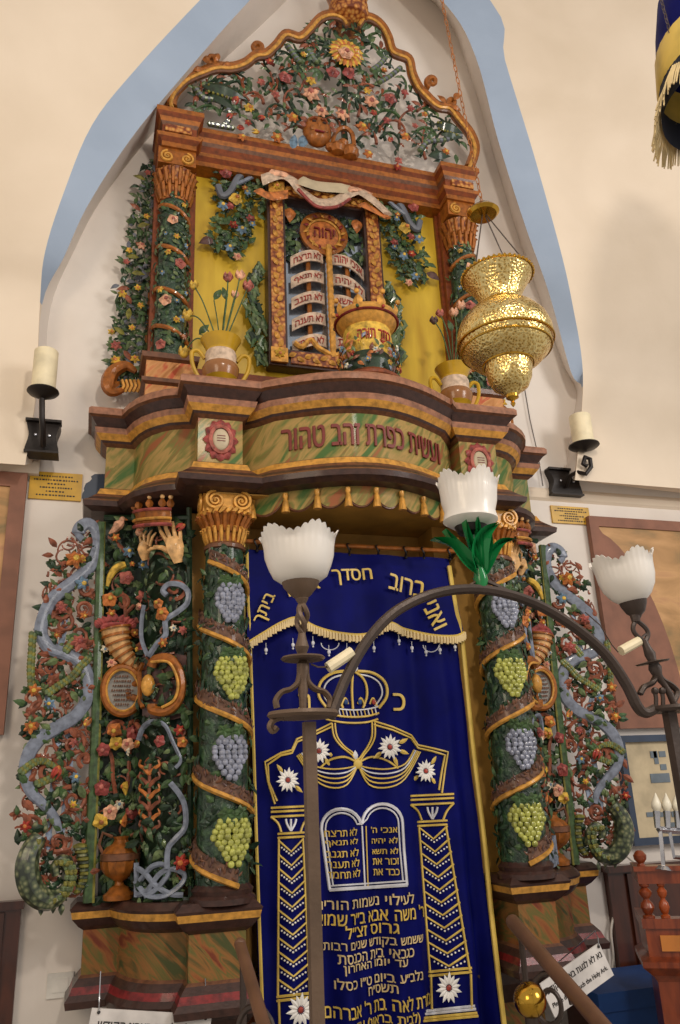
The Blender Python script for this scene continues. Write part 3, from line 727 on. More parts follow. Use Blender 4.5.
    for y, mt, r in ((530, 'rose', .008), (524, 'gold', .007), (515, 'rose', .007)): m.tube([cr(p, y, .065) for p in PH], r, mt, 6)
    for k in range(5):
        p = -1.3 + 2.6 * k / 4; a = cr(p, 514, .06); m.leaf(a, (0, 0, 1), (0, -1, 0), .05, .035, 'brown_gold', .1, 4); m.ball(a + V((0, -.004, .052)), .011, 'skin', 8)
    m.build('crown', W_, 'small carved crown')
    m = MB()
    for (x, y, e) in ((118, 528, 1), (142, 531, -1)):
        a = pt(x - 4, y + 4, .03); b = pt(x + 3, y - 3, .04); m.tube([pt(x - e * 9, y + 7, .02), a, pt(x, y, .045), b, pt(x + e * 4, y - 5, .035)], [.004, .016, .024, .016, .010], 'peach', 8)
        m.ball(pt(x + e * 4, y - 6, .04), .014, 'peach', 8); m.leaf(pt(x + e * 5, y - 6, .04), (e * s * -1, 0, -.1), (0, -1, 0), .022, .01, 'orange', .1, 3); m.build('carved_bird', W_); m = MB()
    m.tube([pt(x, y, .03) for x, y in spx([(125, 566), (116, 570), (110, 578), (107, 588)], 4)], [.014, .016, .018, .018, .018, .017, .016, .015, .014, .012, .01, .008, .006], 'flower_yellow', 8)
    m.build('carved_fruit', W_, 'curved yellow fruit')
    # blue bands of the inner panel
    m = MB()
    for c, r in (([(154, 657), (149, 640), (149, 622), (151, 606)], .010), ([(155, 657), (162, 645), (169, 636), (169, 622), (178, 614), (186, 605), (187, 594), (181, 587), (172, 586), (167, 592), (170, 597)], .013),
                 ([(146, 740), (150, 728), (158, 722), (168, 726), (174, 742), (180, 760), (176, 768)], .012), ([(172, 783), (179, 794), (184, 808), (184, 826), (176, 838), (170, 848), (169, 868)], .012)):
        m = MB(); m.tube([pt(x, y, .035) for x, y in spx(c, 5)], r, 'blue_grey', 6, .6, (0, 1, 0)); m.build('ribbon', W_, 'narrow blue grey ribbon')
    m = MB()
    for c in ([(142, 866), (150, 872), (160, 885), (172, 893), (182, 894)], [(142, 894), (152, 890), (162, 874), (172, 868), (182, 872)], [(146, 880), (156, 866), (166, 864), (170, 872), (160, 888), (150, 895)], [(142, 880), (152, 894), (166, 895), (178, 886), (184, 876), (178, 868)], [(143, 862), (143, 896)]):
        m.tube([pt(x, y, .03) for x, y in spx(c, 5)], .011, 'blue_grey', 6, .6, (0, 1, 0))
    m.build('interlace', W_, 'grey interlaced knot')
    m = MB(); pl = [pt(x, y, .012) for x, y in ((145, 656), (165, 652), (186, 656), (187, 716), (166, 722), (145, 716))]; m.prism(pl, (0, .02, 0), 'purple_brown')
    m.tube([pt(x, y, .045) for x, y in spx([(159, 668), (162, 661), (172, 660), (179, 672), (181, 688), (178, 703), (170, 712), (160, 711), (159, 705)], 5)], .020, 'brown_gold', 8)
    m.tube([pt(x, y, .068) for x, y in spx([(161, 664), (172, 664), (177, 674), (179, 688), (176, 702), (168, 709)], 5)], .006, 'gold', 6)
    m.ball(pt(155, 686, .04), (.028, .016, .045), 'gold', 12)
    m.tube([pt(149, 664, .03), pt(146, 672, .03), pt(147, 700, .03), pt(149, 708, .03)], .010, 'brown_gold', 6)
    m.build('cartouche', W_, 'brown scroll cartouche around a gold oval')
    # flowers
    FL = [(115, 541, 4.5, 'orange', 'daisy'), (129, 554, 6, 'blue', 'daisy'), (142, 568, 6, 'blue', 'daisy'), (127, 581, 7.5, 'pink', 'rose'), (110, 601, 7.5, 'orange', 'rose'), (111, 616, 4.5, 'orange', 'daisy'), (143, 600, 7, 'pink', 'daisy'), (164, 605, 5.5, 'orange', 'rose'),
          (168, 615, 7, 'orange', 'rose'), (176, 630, 3.5, 'white', 'daisy'), (183, 632, 4.5, 'pink', 'daisy'), (182, 530, 5, 'red', 'bud'), (132, 566, 3, 'orange', 'daisy'), (105, 651, 4, 'white', 'daisy'), (111, 664, 5, 'peach', 'daisy'), (134, 635, 4.5, 'orange', 'rose'),
          (141, 652, 5, 'rose', 'rose'), (134, 624, 4, 'pink', 'rose'), (168, 645, 5, 'orange', 'daisy'), (147, 650, 3, 'yellow', 'bud'), (149, 608, 5, 'peach', 'bud'), (113, 732, 7, 'orange', 'rose'), (132, 732, 7, 'rose', 'rose'), (116, 745, 6.5, 'yellow', 'rose'), (126, 745, 6.5, 'peach', 'rose'),
          (102, 751, 6.5, 'rose', 'rose'), (139, 752, 4, 'white', 'daisy'), (147, 744, 4.5, 'orange', 'bud'), (164, 741, 5.5, 'rose', 'rose'), (180, 731, 5, 'red', 'daisy'), (182, 742, 5, 'orange', 'rose'), (101, 787, 7.5, 'rose', 'rose'), (137, 786, 6.5, 'yellow', 'rose'), (119, 804, 4.5, 'white', 'daisy'),
          (109, 811, 7, 'peach', 'rose'), (130, 812, 6.5, 'rose', 'rose'), (101, 822, 7, 'yellow', 'rose'), (136, 821, 6, 'orange', 'rose'), (179, 862, 7, 'red', 'daisy'),
          (73, 561, 9, 'orange', 'daisy'), (80, 561, 4.5, 'yellow', 'daisy'), (81, 586, 7, 'blue', 'daisy'), (58, 610, 6, 'pink', 'daisy'), (77, 643, 8.5, 'pink', 'daisy'), (82, 618, 4, 'orange', 'daisy'), (54, 637, 3, 'orange', 'daisy'), (31, 692, 6, 'orange', 'daisy'), (28, 727, 6, 'orange', 'daisy'),
          (54, 772, 6, 'red', 'bud'), (72, 743, 4.5, 'pink', 'daisy'), (73, 777, 5, 'blue', 'daisy'), (84, 723, 4.5, 'orange', 'bud'), (22, 826, 5, 'red', 'daisy'), (46, 705, 5, 'blue', 'daisy'), (70, 805, 3.5, 'yellow', 'daisy')]
    for (x, y, r, c, k) in FL:
        p, n = fmap(x, y, .045); put_flower(W_, p, n, r * .0053, c, k, rng.uniform(0, 6))
wing(-1, 0.0)
wing(1, .0)
# ------------------------------------------------------------------ upper part of the ark
UP = [(-.93, BK), (-.93, -.30), (-.745, -.30), (-.745, -.20), (.735, -.20), (.735, -.30), (.92, -.30), (.92, BK)]
m = MB(); molding(m, UP, [(0, 4.90, 'brown_gold'), (.0, 4.93, 'red_brown'), (.02, 4.95, 'brown_gold'), (.03, 4.965, 'red_brown'), (.0, 4.985, 'red_brown'), (.0, 5.04, 'mid_brown'), (.01, 5.06, 'brown_gold'), (.018, 5.085, 'red_brown'), (.035, 5.105, 'brown_gold'), (.035, 5.135, 'brown_gold'), (.02, 5.15, 'mid_brown')], BK)
m.build('upper_cornice', ARK)
m = MB(); m.box((-.76, -.11, 3.33), (.76, -.03, 4.95), 'yellow'); UPN = m.build('upper_panel', ARK, 'yellow painted back panel')
m = MB()
for s in (-1, 1): m.box((s * .725 if s > 0 else -.76, -.135, 3.33), (.76 if s > 0 else -.725, -.10, 4.92), 'red_brown')
m.box((-.76, -.14, 3.33), (.76, -.10, 3.66), 'red_brown')
for a_, b_ in ((-.36, .08), (.2, .62)):
    m.box((a_, -.15, 3.40), (b_, -.135, 3.60), 'dark_brown'); m.box((a_ + .025, -.155, 3.42), (b_ - .01, -.145, 3.585), 'marble_pink')
m.build('panel_frame', UPN)
def pilaster(s):
    cx = s * .845; m = MB()
    molding(m, [(cx - .115, BK), (cx - .115, -.28), (cx + .115, -.28), (cx + .115, BK)], [(.01, 3.33, 'red_brown'), (.0, 3.36, 'marble_pink'), (0, 3.47, 'mid_brown'), (.02, 3.48, 'mid_brown'), (.02, 3.50, 'mid_brown'), (0, 3.51, 'marble_pink'), (0, 3.60, 'mid_brown'), (.02, 3.61, 'mid_brown'), (.025, 3.635, 'red_brown'), (0, 3.65, 'red_brown')], BK)
    P_ = m.build('pilaster', ARK)
    m = MB(); m.box((cx - .105, -.17, 3.64), (cx + .105, BK, 4.92), 'red_brown'); m.build('pilaster_board', P_)
    ax = cx + .0; ay = -.19; z0, z1 = 3.65, 4.62
    m = MB(); rad = lambda z: .083 - .012 * (z - z0) / (z1 - z0)
    m.lathe([(rad(z0 + (z1 - z0) * k / 8), z0 + (z1 - z0) * k / 8) for k in range(9)], 'leaf_bed', (ax, ay, 0), 20); m.build('shaft', P_)
    rng = random.Random(8 + s); m = MB(); pol = lambda a, z, r=0: V((ax - s * (rad(z) + r) * sin(a), ay - (rad(z) + r) * cos(a), z))
    for k in range(260):
        z = rng.uniform(z0 + .02, z1); a = rng.uniform(-1.7, 1.7); p = pol(a, z, .004)
        m.leaf(p, (rng.uniform(-1, 1), 0, rng.uniform(-1, 1)), p - V((ax, ay, z)), rng.uniform(.03, .05), .022, rng.choice(['green', 'dark_green', 'sage', 'leaf_bed']), .3, 3)
    m.build('foliage', P_, 'green leaves wound round the shaft', kind='stuff')
    m = MB()
    for zt in (4.54, 4.28, 4.02, 3.80):
        m = MB(); m.tube([pol(-1.5 + 3 * k / 14, zt - .0 + .03 - .11 * (k / 14) ** 1.3, .010) for k in range(15)], .012, 'brown_gold', 6, .7); m.build('diagonal_band', P_, 'orange diagonal band')
    for (a, z, r, c) in ((.5, 4.56, .02, 'yellow'), (-.1, 4.44, .036, 'peach'), (.1, 4.34, .022, 'yellow'), (.75, 4.31, .018, 'blue'), (-.3, 4.24, .022, 'yellow'), (.3, 4.18, .038, 'pink'), (-.6, 4.12, .018, 'blue'), (-.3, 3.95, .040, 'peach'), (-.7, 4.02, .022, 'yellow'),
                         (.2, 3.84, .024, 'yellow'), (.5, 3.86, .024, 'blue'), (.7, 3.76, .02, 'peach'), (-.5, 3.70, .034, 'pink'), (.8, 4.02, .016, 'blue'), (.2, 3.95, .016, 'blue'), (-.5, 4.36, .014, 'blue')):
        p = pol(a, z, .018); put_flower(P_, p, p - V((ax, ay, z)), r, c, 'rose' if r > .03 else 'daisy', a * 5)
    m = MB(); m.lathe([(.075, 4.60), (.08, 4.66), (.085, 4.72), (.102, 4.79)], 'filigree_gold', (ax, ay, 0), 20)
    for k in range(16):
        for (za, zb_, r0, r1) in ((4.61, 4.70, .079, .098), (4.68, 4.78, .085, .112)):
            a = 2 * pi * (k + (za > 4.65) * .5) / 16; e = V((sin(a), -cos(a), 0)); m.tube([V((ax, ay, za)) + e * r0, V((ax, ay, (za + zb_) / 2)) + e * (r0 + .009), V((ax, ay, zb_)) + e * r1, V((ax, ay, zb_ - .012)) + e * (r1 + .012)], [.007, .012, .011, .005], 'brown_gold', 5)
    m.box((cx - .10, -.285, 4.80), (cx + .10, -.02, 4.905), 'brown_gold')
    for e in (-1, 1):
        m.tube([V((cx + e * .052 + .036 * (1 - k / 30) * cos(-e * k / 30 * 4 * pi + pi / 2), -.29, 4.84 + .036 * (1 - k / 30) * sin(-e * k / 30 * 4 * pi + pi / 2))) for k in range(31)], .008, 'gold', 5)
    m.build('capital', P_, 'gilded leafy capital')
    m = MB(); m.box((cx - .07, -.315, 4.99), (cx + .07, -.298, 5.035), 'filigree_gold'); m.build('cornice_block', P_)
pilaster(-1); pilaster(1)

# strip of carved leaves on each outer side of the upper part
def upmap(s, dx=0):
    def f(px, py, off=0.0):
        p = at(px, py, -.04 - off); return V((p.x if s < 0 else -p.x - .05, p.y, p.z)) + V((dx, 0, 0)), V((0, -1, 0))
    return f
def side_strip(s):
    f = upmap(s, 0.0); rng = random.Random(21); m = MB(); pt = lambda x, y, o=0: f(x, y, o)[0]
    m.tube([pt(160, 158), pt(152, 270), pt(143, 392)], .014, 'brown_gold', 6)
    W_ = m.build('side_strip', ARK, 'narrow strip of carved leaves')
    poly = [(160, 155), (160, 200), (152, 300), (143, 385), (112, 392), (108, 345), (118, 290), (128, 230), (136, 190), (148, 158)]
    m = MB(); fill_leaves(m, poly, f, 420, rng, ['green', 'dark_green', 'sage', 'leaf_bed', 'green', 'lilac_grey'], (.03, .06), .45, .05, 60, 'green', .2); m.build('foliage', W_, 'green leaves', kind='stuff')
    m = MB()
    for k in range(14):
        x, y = 150 - k * 2.3 + rng.uniform(-6, 6), 180 + k * 15.5; m.leaf(pt(x, y, .06), (rng.uniform(-1, 1), 0, rng.uniform(-1, 1)), (0, -1, 0), .07, .03, rng.choice(['scroll', 'brown_gold', 'scroll', 'olive']), .3, 5)
    q = spx([(136, 372), (126, 366), (113, 372), (108, 384), (112, 392), (124, 390)], 5); m.tube([pt(x, y, .06) for x, y in q], [.012 + .025 * sin(pi * i / (len(q) - 1)) for i in range(len(q))], 'brown_gold', 8)
    m.build('scroll_foot', W_, 'gilded scroll at the foot')
    for k in range(5): m = MB(); m.tube([pt(122 + k * 4, 380, .07), pt(124 + k * 4, 386, .07), pt(121 + k * 4, 392, .06)], .009, 'gold', 5); m.build('gilt_curl', W_)
    for (x, y, c, r) in ((148, 172, 'pink', 4), (146, 216, 'yellow', 4), (130, 250, 'yellow', 4), (142, 245, 'peach', 5), (138, 288, 'yellow', 4), (122, 293, 'yellow', 5), (126, 262, 'pink', 4), (140, 305, 'yellow', 4), (132, 328, 'yellow', 4), (115, 345, 'pink', 6), (115, 360, 'yellow', 6), (135, 358, 'yellow', 5), (112, 332, 'yellow', 4)):
        p, n = f(x, y, .07); put_flower(W_, p, n, r * .0058, c, 'daisy', x)
side_strip(-1); side_strip(1)

# central framed relief
fm = lambda px, py, off=0.0: at(px, py, -.15 - off)
cz = (4.87, 3.70); X0, X1 = -.335, .335
m = MB(); m.box((X0 + .04, -.135, cz[1] + .04), (X1 - .04, -.115, cz[0] - .04), 'mirror')
FR = m.build('relief_panel', ARK, 'framed mirror panel with a carved relief')
m = MB()
for a_, b_ in (((X0, cz[1]), (X0 + .10, cz[0])), ((X1 - .10, cz[1]), (X1, cz[0])), ((X0 + .101, cz[0] - .09), (X1 - .101, cz[0])), ((X0 + .101, cz[1]), (X1 - .101, cz[1] + .10))):
    m.box((a_[0], -.20, a_[1]), (b_[0], -.12, b_[1]), 'dark_brown')
    m.box((a_[0] + .014, -.212, a_[1] + .014), (b_[0] - .014, -.195, b_[1] - .014), 'filigree_gold')
for k in range(22):
    for x in (X0 + .05, X1 - .05):
        z = cz[1] + .12 + k * (cz[0] - cz[1] - .2) / 21; m.leaf((x, -.215, z - .02), (.5 * (-1) ** k, 0, 1), (0, -1, 0), .05, .03, 'gold', .2, 4)
for k in range(11):
    for z in (cz[0] - .045, cz[1] + .05):
        x = X0 + .12 + k * .43 / 10; m.leaf((x - .02, -.215, z), (1, 0, .5 * (-1) ** k), (0, -1, 0), .05, .03, 'gold', .2, 4)
for x in (X0 + .05, X1 - .05):
    for z in (cz[0] - .045, cz[1] + .05): m.box((x - .045, -.225, z - .042), (x + .045, -.21, z + .042), 'gold')
m.build('frame', FR, 'gilded carved picture frame')
for x in (X0 + .05, X1 - .05):
    for z in (cz[0] - .045, cz[1] + .05): put_flower(FR, V((x, -.23, z)), (0, -1, 0), .036, 'yellow', 'daisy')
m = MB()
hc = (0.0, 4.60)
for R, r, mt in ((.125, .020, 'brown_gold'), (.098, .009, 'gold')): m.tube([V((hc[0] + R * cos(a), -.165, hc[1] + R * sin(a))) for a in [2 * pi * k / 32 for k in range(33)]], r, mt, 6)
for k in range(16):
    a = 2 * pi * k / 16; m.leaf((hc[0] + .095 * cos(a), -.185, hc[1] + .095 * sin(a)), (cos(a + .6), 0, sin(a + .6)), (0, -1, 0), .04, .018, 'dark_red' if k % 2 else 'gold', .2, 3)
m.lathe([(.09, 0), (.088, .02), (.02, .028), (.001, .028)], 'orange', (hc[0], -.145, hc[1]), 28, Matrix.Rotation(pi / 2, 4, 'X'))
H_ = m.build('halo', FR, 'round glory with red letters')
m = MB(); text(m, 'יהוה', lambda u, v, h: V((hc[0] + u, -.174 - h, hc[1] + v)), .12, .065, 'dark_red', .006, .03); m.build('inscription', H_)
m = MB()
m.tube([V((.015, -.20, 4.50 - .02 * k)) for k in range(37)], [.020 if k % 2 else .016 for k in range(37)], 'gold', 8)
for x in (-.10, .13): m.tube([V((x, -.165, 4.44)), V((x, -.165, 3.84))], .014, 'brown_gold', 6)
for e in (-1, 1): m.tube([V(p) for p in spl([V((.015, -.2, 3.79)), V((.015 + e * .08, -.2, 3.83)), V((.015 + e * .12, -.19, 3.88)), V((.015 + e * .17, -.19, 3.83)), V((.015 + e * .21, -.19, 3.85))], 5)], .016, 'gold', 7)
m.build('staff', FR, 'ribbed gilded staff')
CM = [('לא תרצח', 'אנכי יהוה'), ('לא תנאף', 'לא יהיה'), ('לא תגנב', 'לא תשא'), ('לא תענה', 'זכור את'), ('לא תחמד', 'כבד את')]
for i, (lt, rt) in enumerate(CM):
    for e, tx in ((-1, lt), (1, rt)):
        zc = 4.425 - i * .135
        def rb(u, v, h, e=e, zc=zc):                              # u from -.1 .. .1, arches down away from the staff
            t = (u * e + .105) / .21; return V((.015 + e * (.025 + .19 * t), -.165 - .03 * sin(pi * min(1, max(0, t))) - h, zc + .012 - .075 * t ** 1.6 * (1 if e > 0 else .8) + v))
        m = MB(); us = [-.105 + .21 * k / 12 for k in range(13)]
        m.loft([[rb(u, .036, 0) for u in us], [rb(u, -.036, 0) for u in us], [rb(u, -.036, -.008) for u in us], [rb(u, .036, -.008) for u in us], [rb(u, .036, 0) for u in us]], 'banner', False, False)
        R_ = m.build('ribbon', FR, 'cream ribbon with red lettering')
        text(mm := MB(), tx, lambda u, v, h: rb(u, v, h + .001), .175, .045, 'red', .003, .02); mm.build('inscription', R_)
m = MB(); rng = random.Random(4)
for e in (-1, 1):
    for k in range(40): m.leaf((.0 + e * rng.uniform(.13, .235), -.14 - rng.uniform(0, .02), rng.uniform(4.42, 4.74)), (rng.uniform(-1, 1), 0, rng.uniform(-1, 1)), (0, -1, 0), .06, .03, rng.choice(['green', 'sage', 'dark_green']), .3, 4)
    m.leaf((e * .2, -.17, 4.74), (0, 0, -1), (0, -1, 0), .10, .07, 'orange', .3, 5)
m.build('foliage', FR, 'green leaves beside the glory', kind='stuff')
# ribbon banner above the frame
m = MB()
for c, mt, r in (([(262, 176), (278, 171), (292, 176), (300, 186), (316, 197), (334, 198), (348, 190), (360, 188), (374, 197), (388, 210)], 'banner', .038), ([(258, 186), (270, 192), (288, 190)], 'orange', .03), ([(362, 200), (374, 206), (388, 214)], 'orange', .03),
                 ([(300, 176), (318, 182), (340, 184), (352, 186)], 'parchment', .04), ([(270, 168), (286, 171), (298, 182)], 'peach', .026), ([(342, 186), (356, 185), (370, 190)], 'peach', .026)):
    q = spx(c, 5); m.tube([fm(x, y + 4, .10 + .012 * sin(i * .7)) for i, (x, y) in enumerate(q)], r, mt, 8, .25, (0, 1, 0))
m.tube([fm(x, y + 3, .12) for x, y in spx([(298, 186), (316, 203), (336, 204), (350, 196)], 5)], .010, 'rose', 6)
m.build('banner', ARK, 'unrolled cream and pink ribbon banner')
# flower swags and sheaves on the yellow panel
def swag(s):
    def f(px, py, off=0.0): p = at(px, py, -.13 - off); return V((p.x if s < 0 else -p.x + .0, p.y, p.z)), V((0, -1, 0))
    pt = lambda x, y, o=0: f(x, y, o)[0]; rng = random.Random(31); m = MB()
    poly = [(222, 168), (250, 166), (264, 176), (266, 212), (250, 222), (252, 242), (236, 260), (214, 250), (208, 232), (216, 212), (214, 188)]
    fill_leaves(m, poly, f, 230, rng, ['green', 'dark_green', 'sage', 'green', 'leaf_bed'], (.035, .065), .5, .04, 14, 'dark_green', .3)
    W_ = m.build('flower_swag', UPN, 'hanging swag of leaves and flowers')
    m = MB(); m.tube([pt(x, y, .04) for x, y in spx([(218, 186), (222, 196), (230, 192), (238, 178), (250, 170), (262, 170)], 5)], .020, 'lilac_grey', 8)
    m.tube([pt(x, y, .045) for x, y in spx([(232, 186), (242, 182), (254, 176)], 5)], .012, 'blue_grey', 8)
    m.leaf(pt(214, 240, .03), (-1 if s < 0 else 1, 0, -.45), (0, -1, 0), .09, .055, 'purple_brown', .3, 5); m.build('ribbon', W_, 'slate blue ribbon and brown cone')
    for (x, y, r, c, k) in ((226, 174, 7, 'rose', 'rose'), (237, 199, 7.5, 'yellow', 'rose'), (223, 205, 6, 'blue', 'daisy'), (231, 206, 5, 'rose', 'daisy'), (233, 225, 5, 'red', 'daisy'), (242, 229, 6, 'blue', 'daisy'), (251, 219, 5, 'rose', 'daisy'), (252, 224, 4, 'blue', 'daisy'), (230, 247, 5.5, 'blue', 'daisy'), (238, 257, 5, 'peach', 'daisy'), (245, 188, 3.5, 'orange', 'daisy'), (247, 192, 4, 'blue', 'daisy')):
        p, n = f(x, y, .06); put_flower(W_, p, n, r * .0062, c, k, x)
    m = MB()
    for k in range(26):
        t = k / 25; y = 262 + t * 92; x = 257 - 5 * sin(t * 5)
        for q in range(3):
            a = rng.uniform(-9, 7); m.tube([pt(x + a * (.4 + t), y, .01 + .02 * q), pt(x + a * (.4 + t) + rng.uniform(-4, 4), y + 5, .04), pt(x + a * (.4 + t) + rng.uniform(-2, 6), y + 11, .03), pt(x + a * (.4 + t) + rng.uniform(2, 7), y + 9, .02)], [.008, .014, .012, .004], rng.choice(['sage', 'green', 'sage', 'dark_green']), 6, .6)
    m.build('leaf_sheaf', UPN, 'curling green acanthus leaves')
swag(-1); swag(1)

# ------------------------------------------------------------------ openwork crest on top
def cm(px, py, off=0.0): return at(px, py, -.20 - off), V((0, -1, 0))
cpt = lambda x, y, o=0: cm(x, y, o)[0]
FRM = [(172, 108), (171, 102), (175, 92), (187, 80), (202, 73), (217, 68), (232, 68), (245, 64), (256, 56), (267, 54), (277, 45), (286, 35), (300, 38), (310, 30), (320, 19), (332, 15), (342, 18), (347, 24)]
FRR = [(359, 25), (365, 18), (374, 20), (382, 27), (388, 38), (393, 52), (408, 59), (412, 74), (418, 87), (424, 94), (437, 106), (450, 109), (458, 119), (470, 134), (475, 150), (469, 168)]
m = MB()
for F_ in (FRM, FRR):
    q = spx(F_, 5); m.tube([cpt(x, y, .02) for x, y in q], .033, 'brown_gold', 8); m.tube([cpt(x, y, .052) for x, y in q], .012, 'gold', 6)
    m.tube([cpt(x, y + 3.2, .04) for x, y in q], .012, 'mid_brown', 6)
for sp in (spiral(256.5, 48, 6, 1.2, 1.3, -1), spiral(432, 82, 6, 1.2, 1.9, 1), spiral(211, 61, 6, 1.2, 1.5, -1), spiral(452, 103, 5, 1.2, 1.5, 1)): m.tube([cpt(x, y, .03) for x, y in sp], [.022 * (1 - .5 * i / len(sp)) for i in range(len(sp))], 'brown_gold', 8)
for (x, y, dx_, dz_) in ((204, 70, -1, -.3), (208, 64, -.5, .8), (214, 62, .4, 1), (222, 66, 1, .4), (450, 106, 1, -.3), (446, 104, -.6, .6), (454, 100, .6, 1)): m.leaf(cpt(x, y, .05), (dx_, 0, dz_), (0, -1, 0), .08, .045, 'brown_gold', .3, 5)
CR = m.build('crest', ARK, 'openwork carved crest with a scrolled gilt frame')
CP = [(176, 104), (190, 84), (215, 74), (245, 70), (272, 54), (288, 42), (305, 42), (322, 24), (344, 24), (362, 24), (378, 30), (388, 54), (404, 64), (414, 90), (440, 112), (456, 124), (468, 146), (466, 166), (440, 166), (330, 140), (210, 118), (196, 116)]
rng = random.Random(77)
m = MB()
fill_leaves(m, CP, cm, 170, rng, ['green', 'dark_green', 'dark_green', 'dark_green', 'scroll', 'green'], (.045, .09), .40, .03, 0, 'green', .06)
for _ in range(120):                                               # branching stems with side leaves
    while True:
        x, y = rng.uniform(180, 466), rng.uniform(28, 160)
        if inpoly(x, y, CP): break
    a = rng.uniform(-2.6, -.5); ka = rng.choice([-1, 1]) * rng.uniform(.05, .3); cur = []
    for i in range(rng.randint(8, 15)):
        if not inpoly(x, y, CP): break
        cur.append(cpt(x, y, .01)); x += cos(a) * 3; y += sin(a) * 3; a += ka
        if i % 3 == 2:
            e = rng.choice([-1, 1]); m.leaf(cpt(x, y, .015), (cos(a + e), 0, -sin(a + e)), (0, -1, 0), rng.uniform(.04, .07), .022, rng.choice(['green', 'dark_green', 'sage', 'dark_green', 'red_brown']), .3, 4)
    if len(cur) > 2: m.tube(cur, [.011 * (1 - .5 * i / len(cur)) for i in range(len(cur))], rng.choice(['dark_green', 'dark_green', 'green', 'scroll']), 5)
m.tube([cpt(x, y, 0) for x, y in spx([(345, 140), (343, 120), (345, 95), (344, 70), (345, 55)], 4)], .020, 'dark_green', 6)
for e, xs in ((-1, (300, 262)), (1, (372, 420))): m.tube([cpt(x, y, .0) for x, y in spx([(xs[0] - e * -0, 128 + 8 * e), ((xs[0] * .6 + xs[1] * .4), 100 + 10 * e), (xs[1] + e * -20, 75 + 10 * e)], 5)], .014, 'dark_green', 6)
m.build('foliage', CR, 'dark green leaves and stems', kind='stuff')
m = MB()
for k in range(12):
    a = 2 * pi * k / 12; m.leaf(cpt(346, 53, .02), (cos(a), -.1, sin(a)), (0, -1, 0), .16, .055, 'green', .3, 5)
for (x, y, a) in ((318, 32, 2.6), (330, 26, 1.8), (375, 32, .6), (362, 30, 1.2), (316, 56, 3.4), (376, 52, -.3), (372, 68, -.8), (322, 72, 3.9)):
    for e in (-.5, 0, .5): m.leaf(cpt(x, y, .02), (cos(a + e), 0, sin(a + e)), (0, -1, 0), .10, .04, 'green', .3, 5)
m.build('leaf_rosette', CR, 'large pointed leaves around the sunflower')
m = MB()                                                          # grey feathered fronds and big dark leaves
for c in ([(196, 89), (204, 98), (216, 100), (226, 106), (230, 117), (224, 126)], [(210, 124), (220, 126), (232, 128)], [(288, 46), (294, 55), (300, 62)], [(308, 50), (313, 58), (316, 62)], [(372, 70), (380, 64), (385, 58)], [(380, 82), (390, 76), (400, 68)], [(420, 150), (428, 142), (444, 140), (460, 136)]):
    q = spx(c, 5); m = MB()
    for i, (x, y) in enumerate(q): m.ball(cpt(x, y, .03), (.020, .018, .014), 'lilac_grey' if i % 2 else 'sage', 6)
    m.build('frond', CR, 'grey beaded frond')
m = MB()
for (x, y, a, L, W) in ((202, 86, -.12, .26, .09), (434, 124, -.15, .20, .09), (208, 94, -.5, .2, .06), (440, 134, 0, .16, .06), (300, 148, 1.2, .12, .06), (292, 150, 1.4, .12, .05), (428, 156, .2, .16, .07)):
    m = MB(); m.leaf(cpt(x, y, .03), (cos(a), 0, sin(a)), (0, -1, 0), L, W, 'dark_green' if W > .07 else ('flower_blue' if x in (300, 292) else 'dark_green'), .2, 6)
    d = V((cos(a), 0, sin(a)))
    for k in range(7):
        for e in (-1, 1):
            if W > .07: m.ball(cpt(x, y, .052) + d * L * (.15 + .1 * k) + V((0, 0, e * W * .28)), .009, 'olive', 5)
    m.build('large_leaf', CR)
put_flower(CR, cpt(346, 54, .06), (0, -1, 0), .115, 'yellow', 'sun', .2); put_flower(CR, cpt(346, 54, .065), (0, -1, 0), .108, 'orange', 'sun', .42); put_flower(CR, cpt(346, 54, .10), (0, -1, 0), .06, 'peach', 'rose')
for (x, y, r, c, k) in ((333, 73, 8, 'rose', 'rose'), (350, 73, 8, 'rose', 'rose'), (321, 112, 8, 'peach', 'daisy'), (341, 114, 8, 'peach', 'daisy'), (321, 112, 5, 'rose', 'rose'), (341, 114, 5, 'rose', 'rose'), (284, 77, 8, 'rose', 'rose'), (310, 93, 10, 'peach', 'daisy'), (311, 80, 6, 'yellow', 'daisy'), (303, 54, 4, 'yellow', 'daisy'),
                    (390, 99, 8, 'rose', 'rose'), (367, 90, 5, 'yellow', 'daisy'), (371, 102, 9, 'peach', 'daisy'), (384, 70, 4, 'orange', 'daisy'), (294, 118, 7, 'orange', 'daisy'), (277, 138, 7, 'orange', 'daisy'), (250, 108, 6, 'yellow', 'daisy'), (243, 137, 5, 'orange', 'daisy'), (270, 62, 5, 'red', 'daisy'), (262, 82, 5, 'pink', 'daisy'), (276, 95, 5, 'pink', 'daisy'),
                    (363, 127, 7, 'orange', 'daisy'), (369, 154, 6, 'orange', 'daisy'), (406, 136, 6, 'orange', 'daisy'), (397, 167, 5, 'red', 'daisy'), (398, 160, 5, 'pink', 'daisy'), (446, 152, 5, 'orange', 'daisy'), (387, 120, 5, 'rose', 'daisy'), (410, 108, 5, 'rose', 'daisy'), (404, 92, 5, 'rose', 'daisy'), (425, 114, 4, 'orange', 'daisy'), (415, 126, 4, 'pink', 'daisy'),
                    (248, 122, 4, 'red', 'daisy'), (236, 100, 5, 'red', 'bud'), (262, 118, 4, 'red', 'bud'), (390, 140, 4, 'red', 'bud'), (374, 112, 4, 'red', 'daisy'), (230, 116, 4, 'red', 'bud'), (240, 128, 4, 'red', 'bud'), (256, 132, 4, 'yellow', 'bud')):
    put_flower(CR, cpt(x, y, .05), (0, -1, 0), r * .0066, c, k, x)
m = MB(); c = cpt(317, 132, .05); m.ball(c, (.088, .06, .105), 'brown_gold', 16)                 # carved face with ears
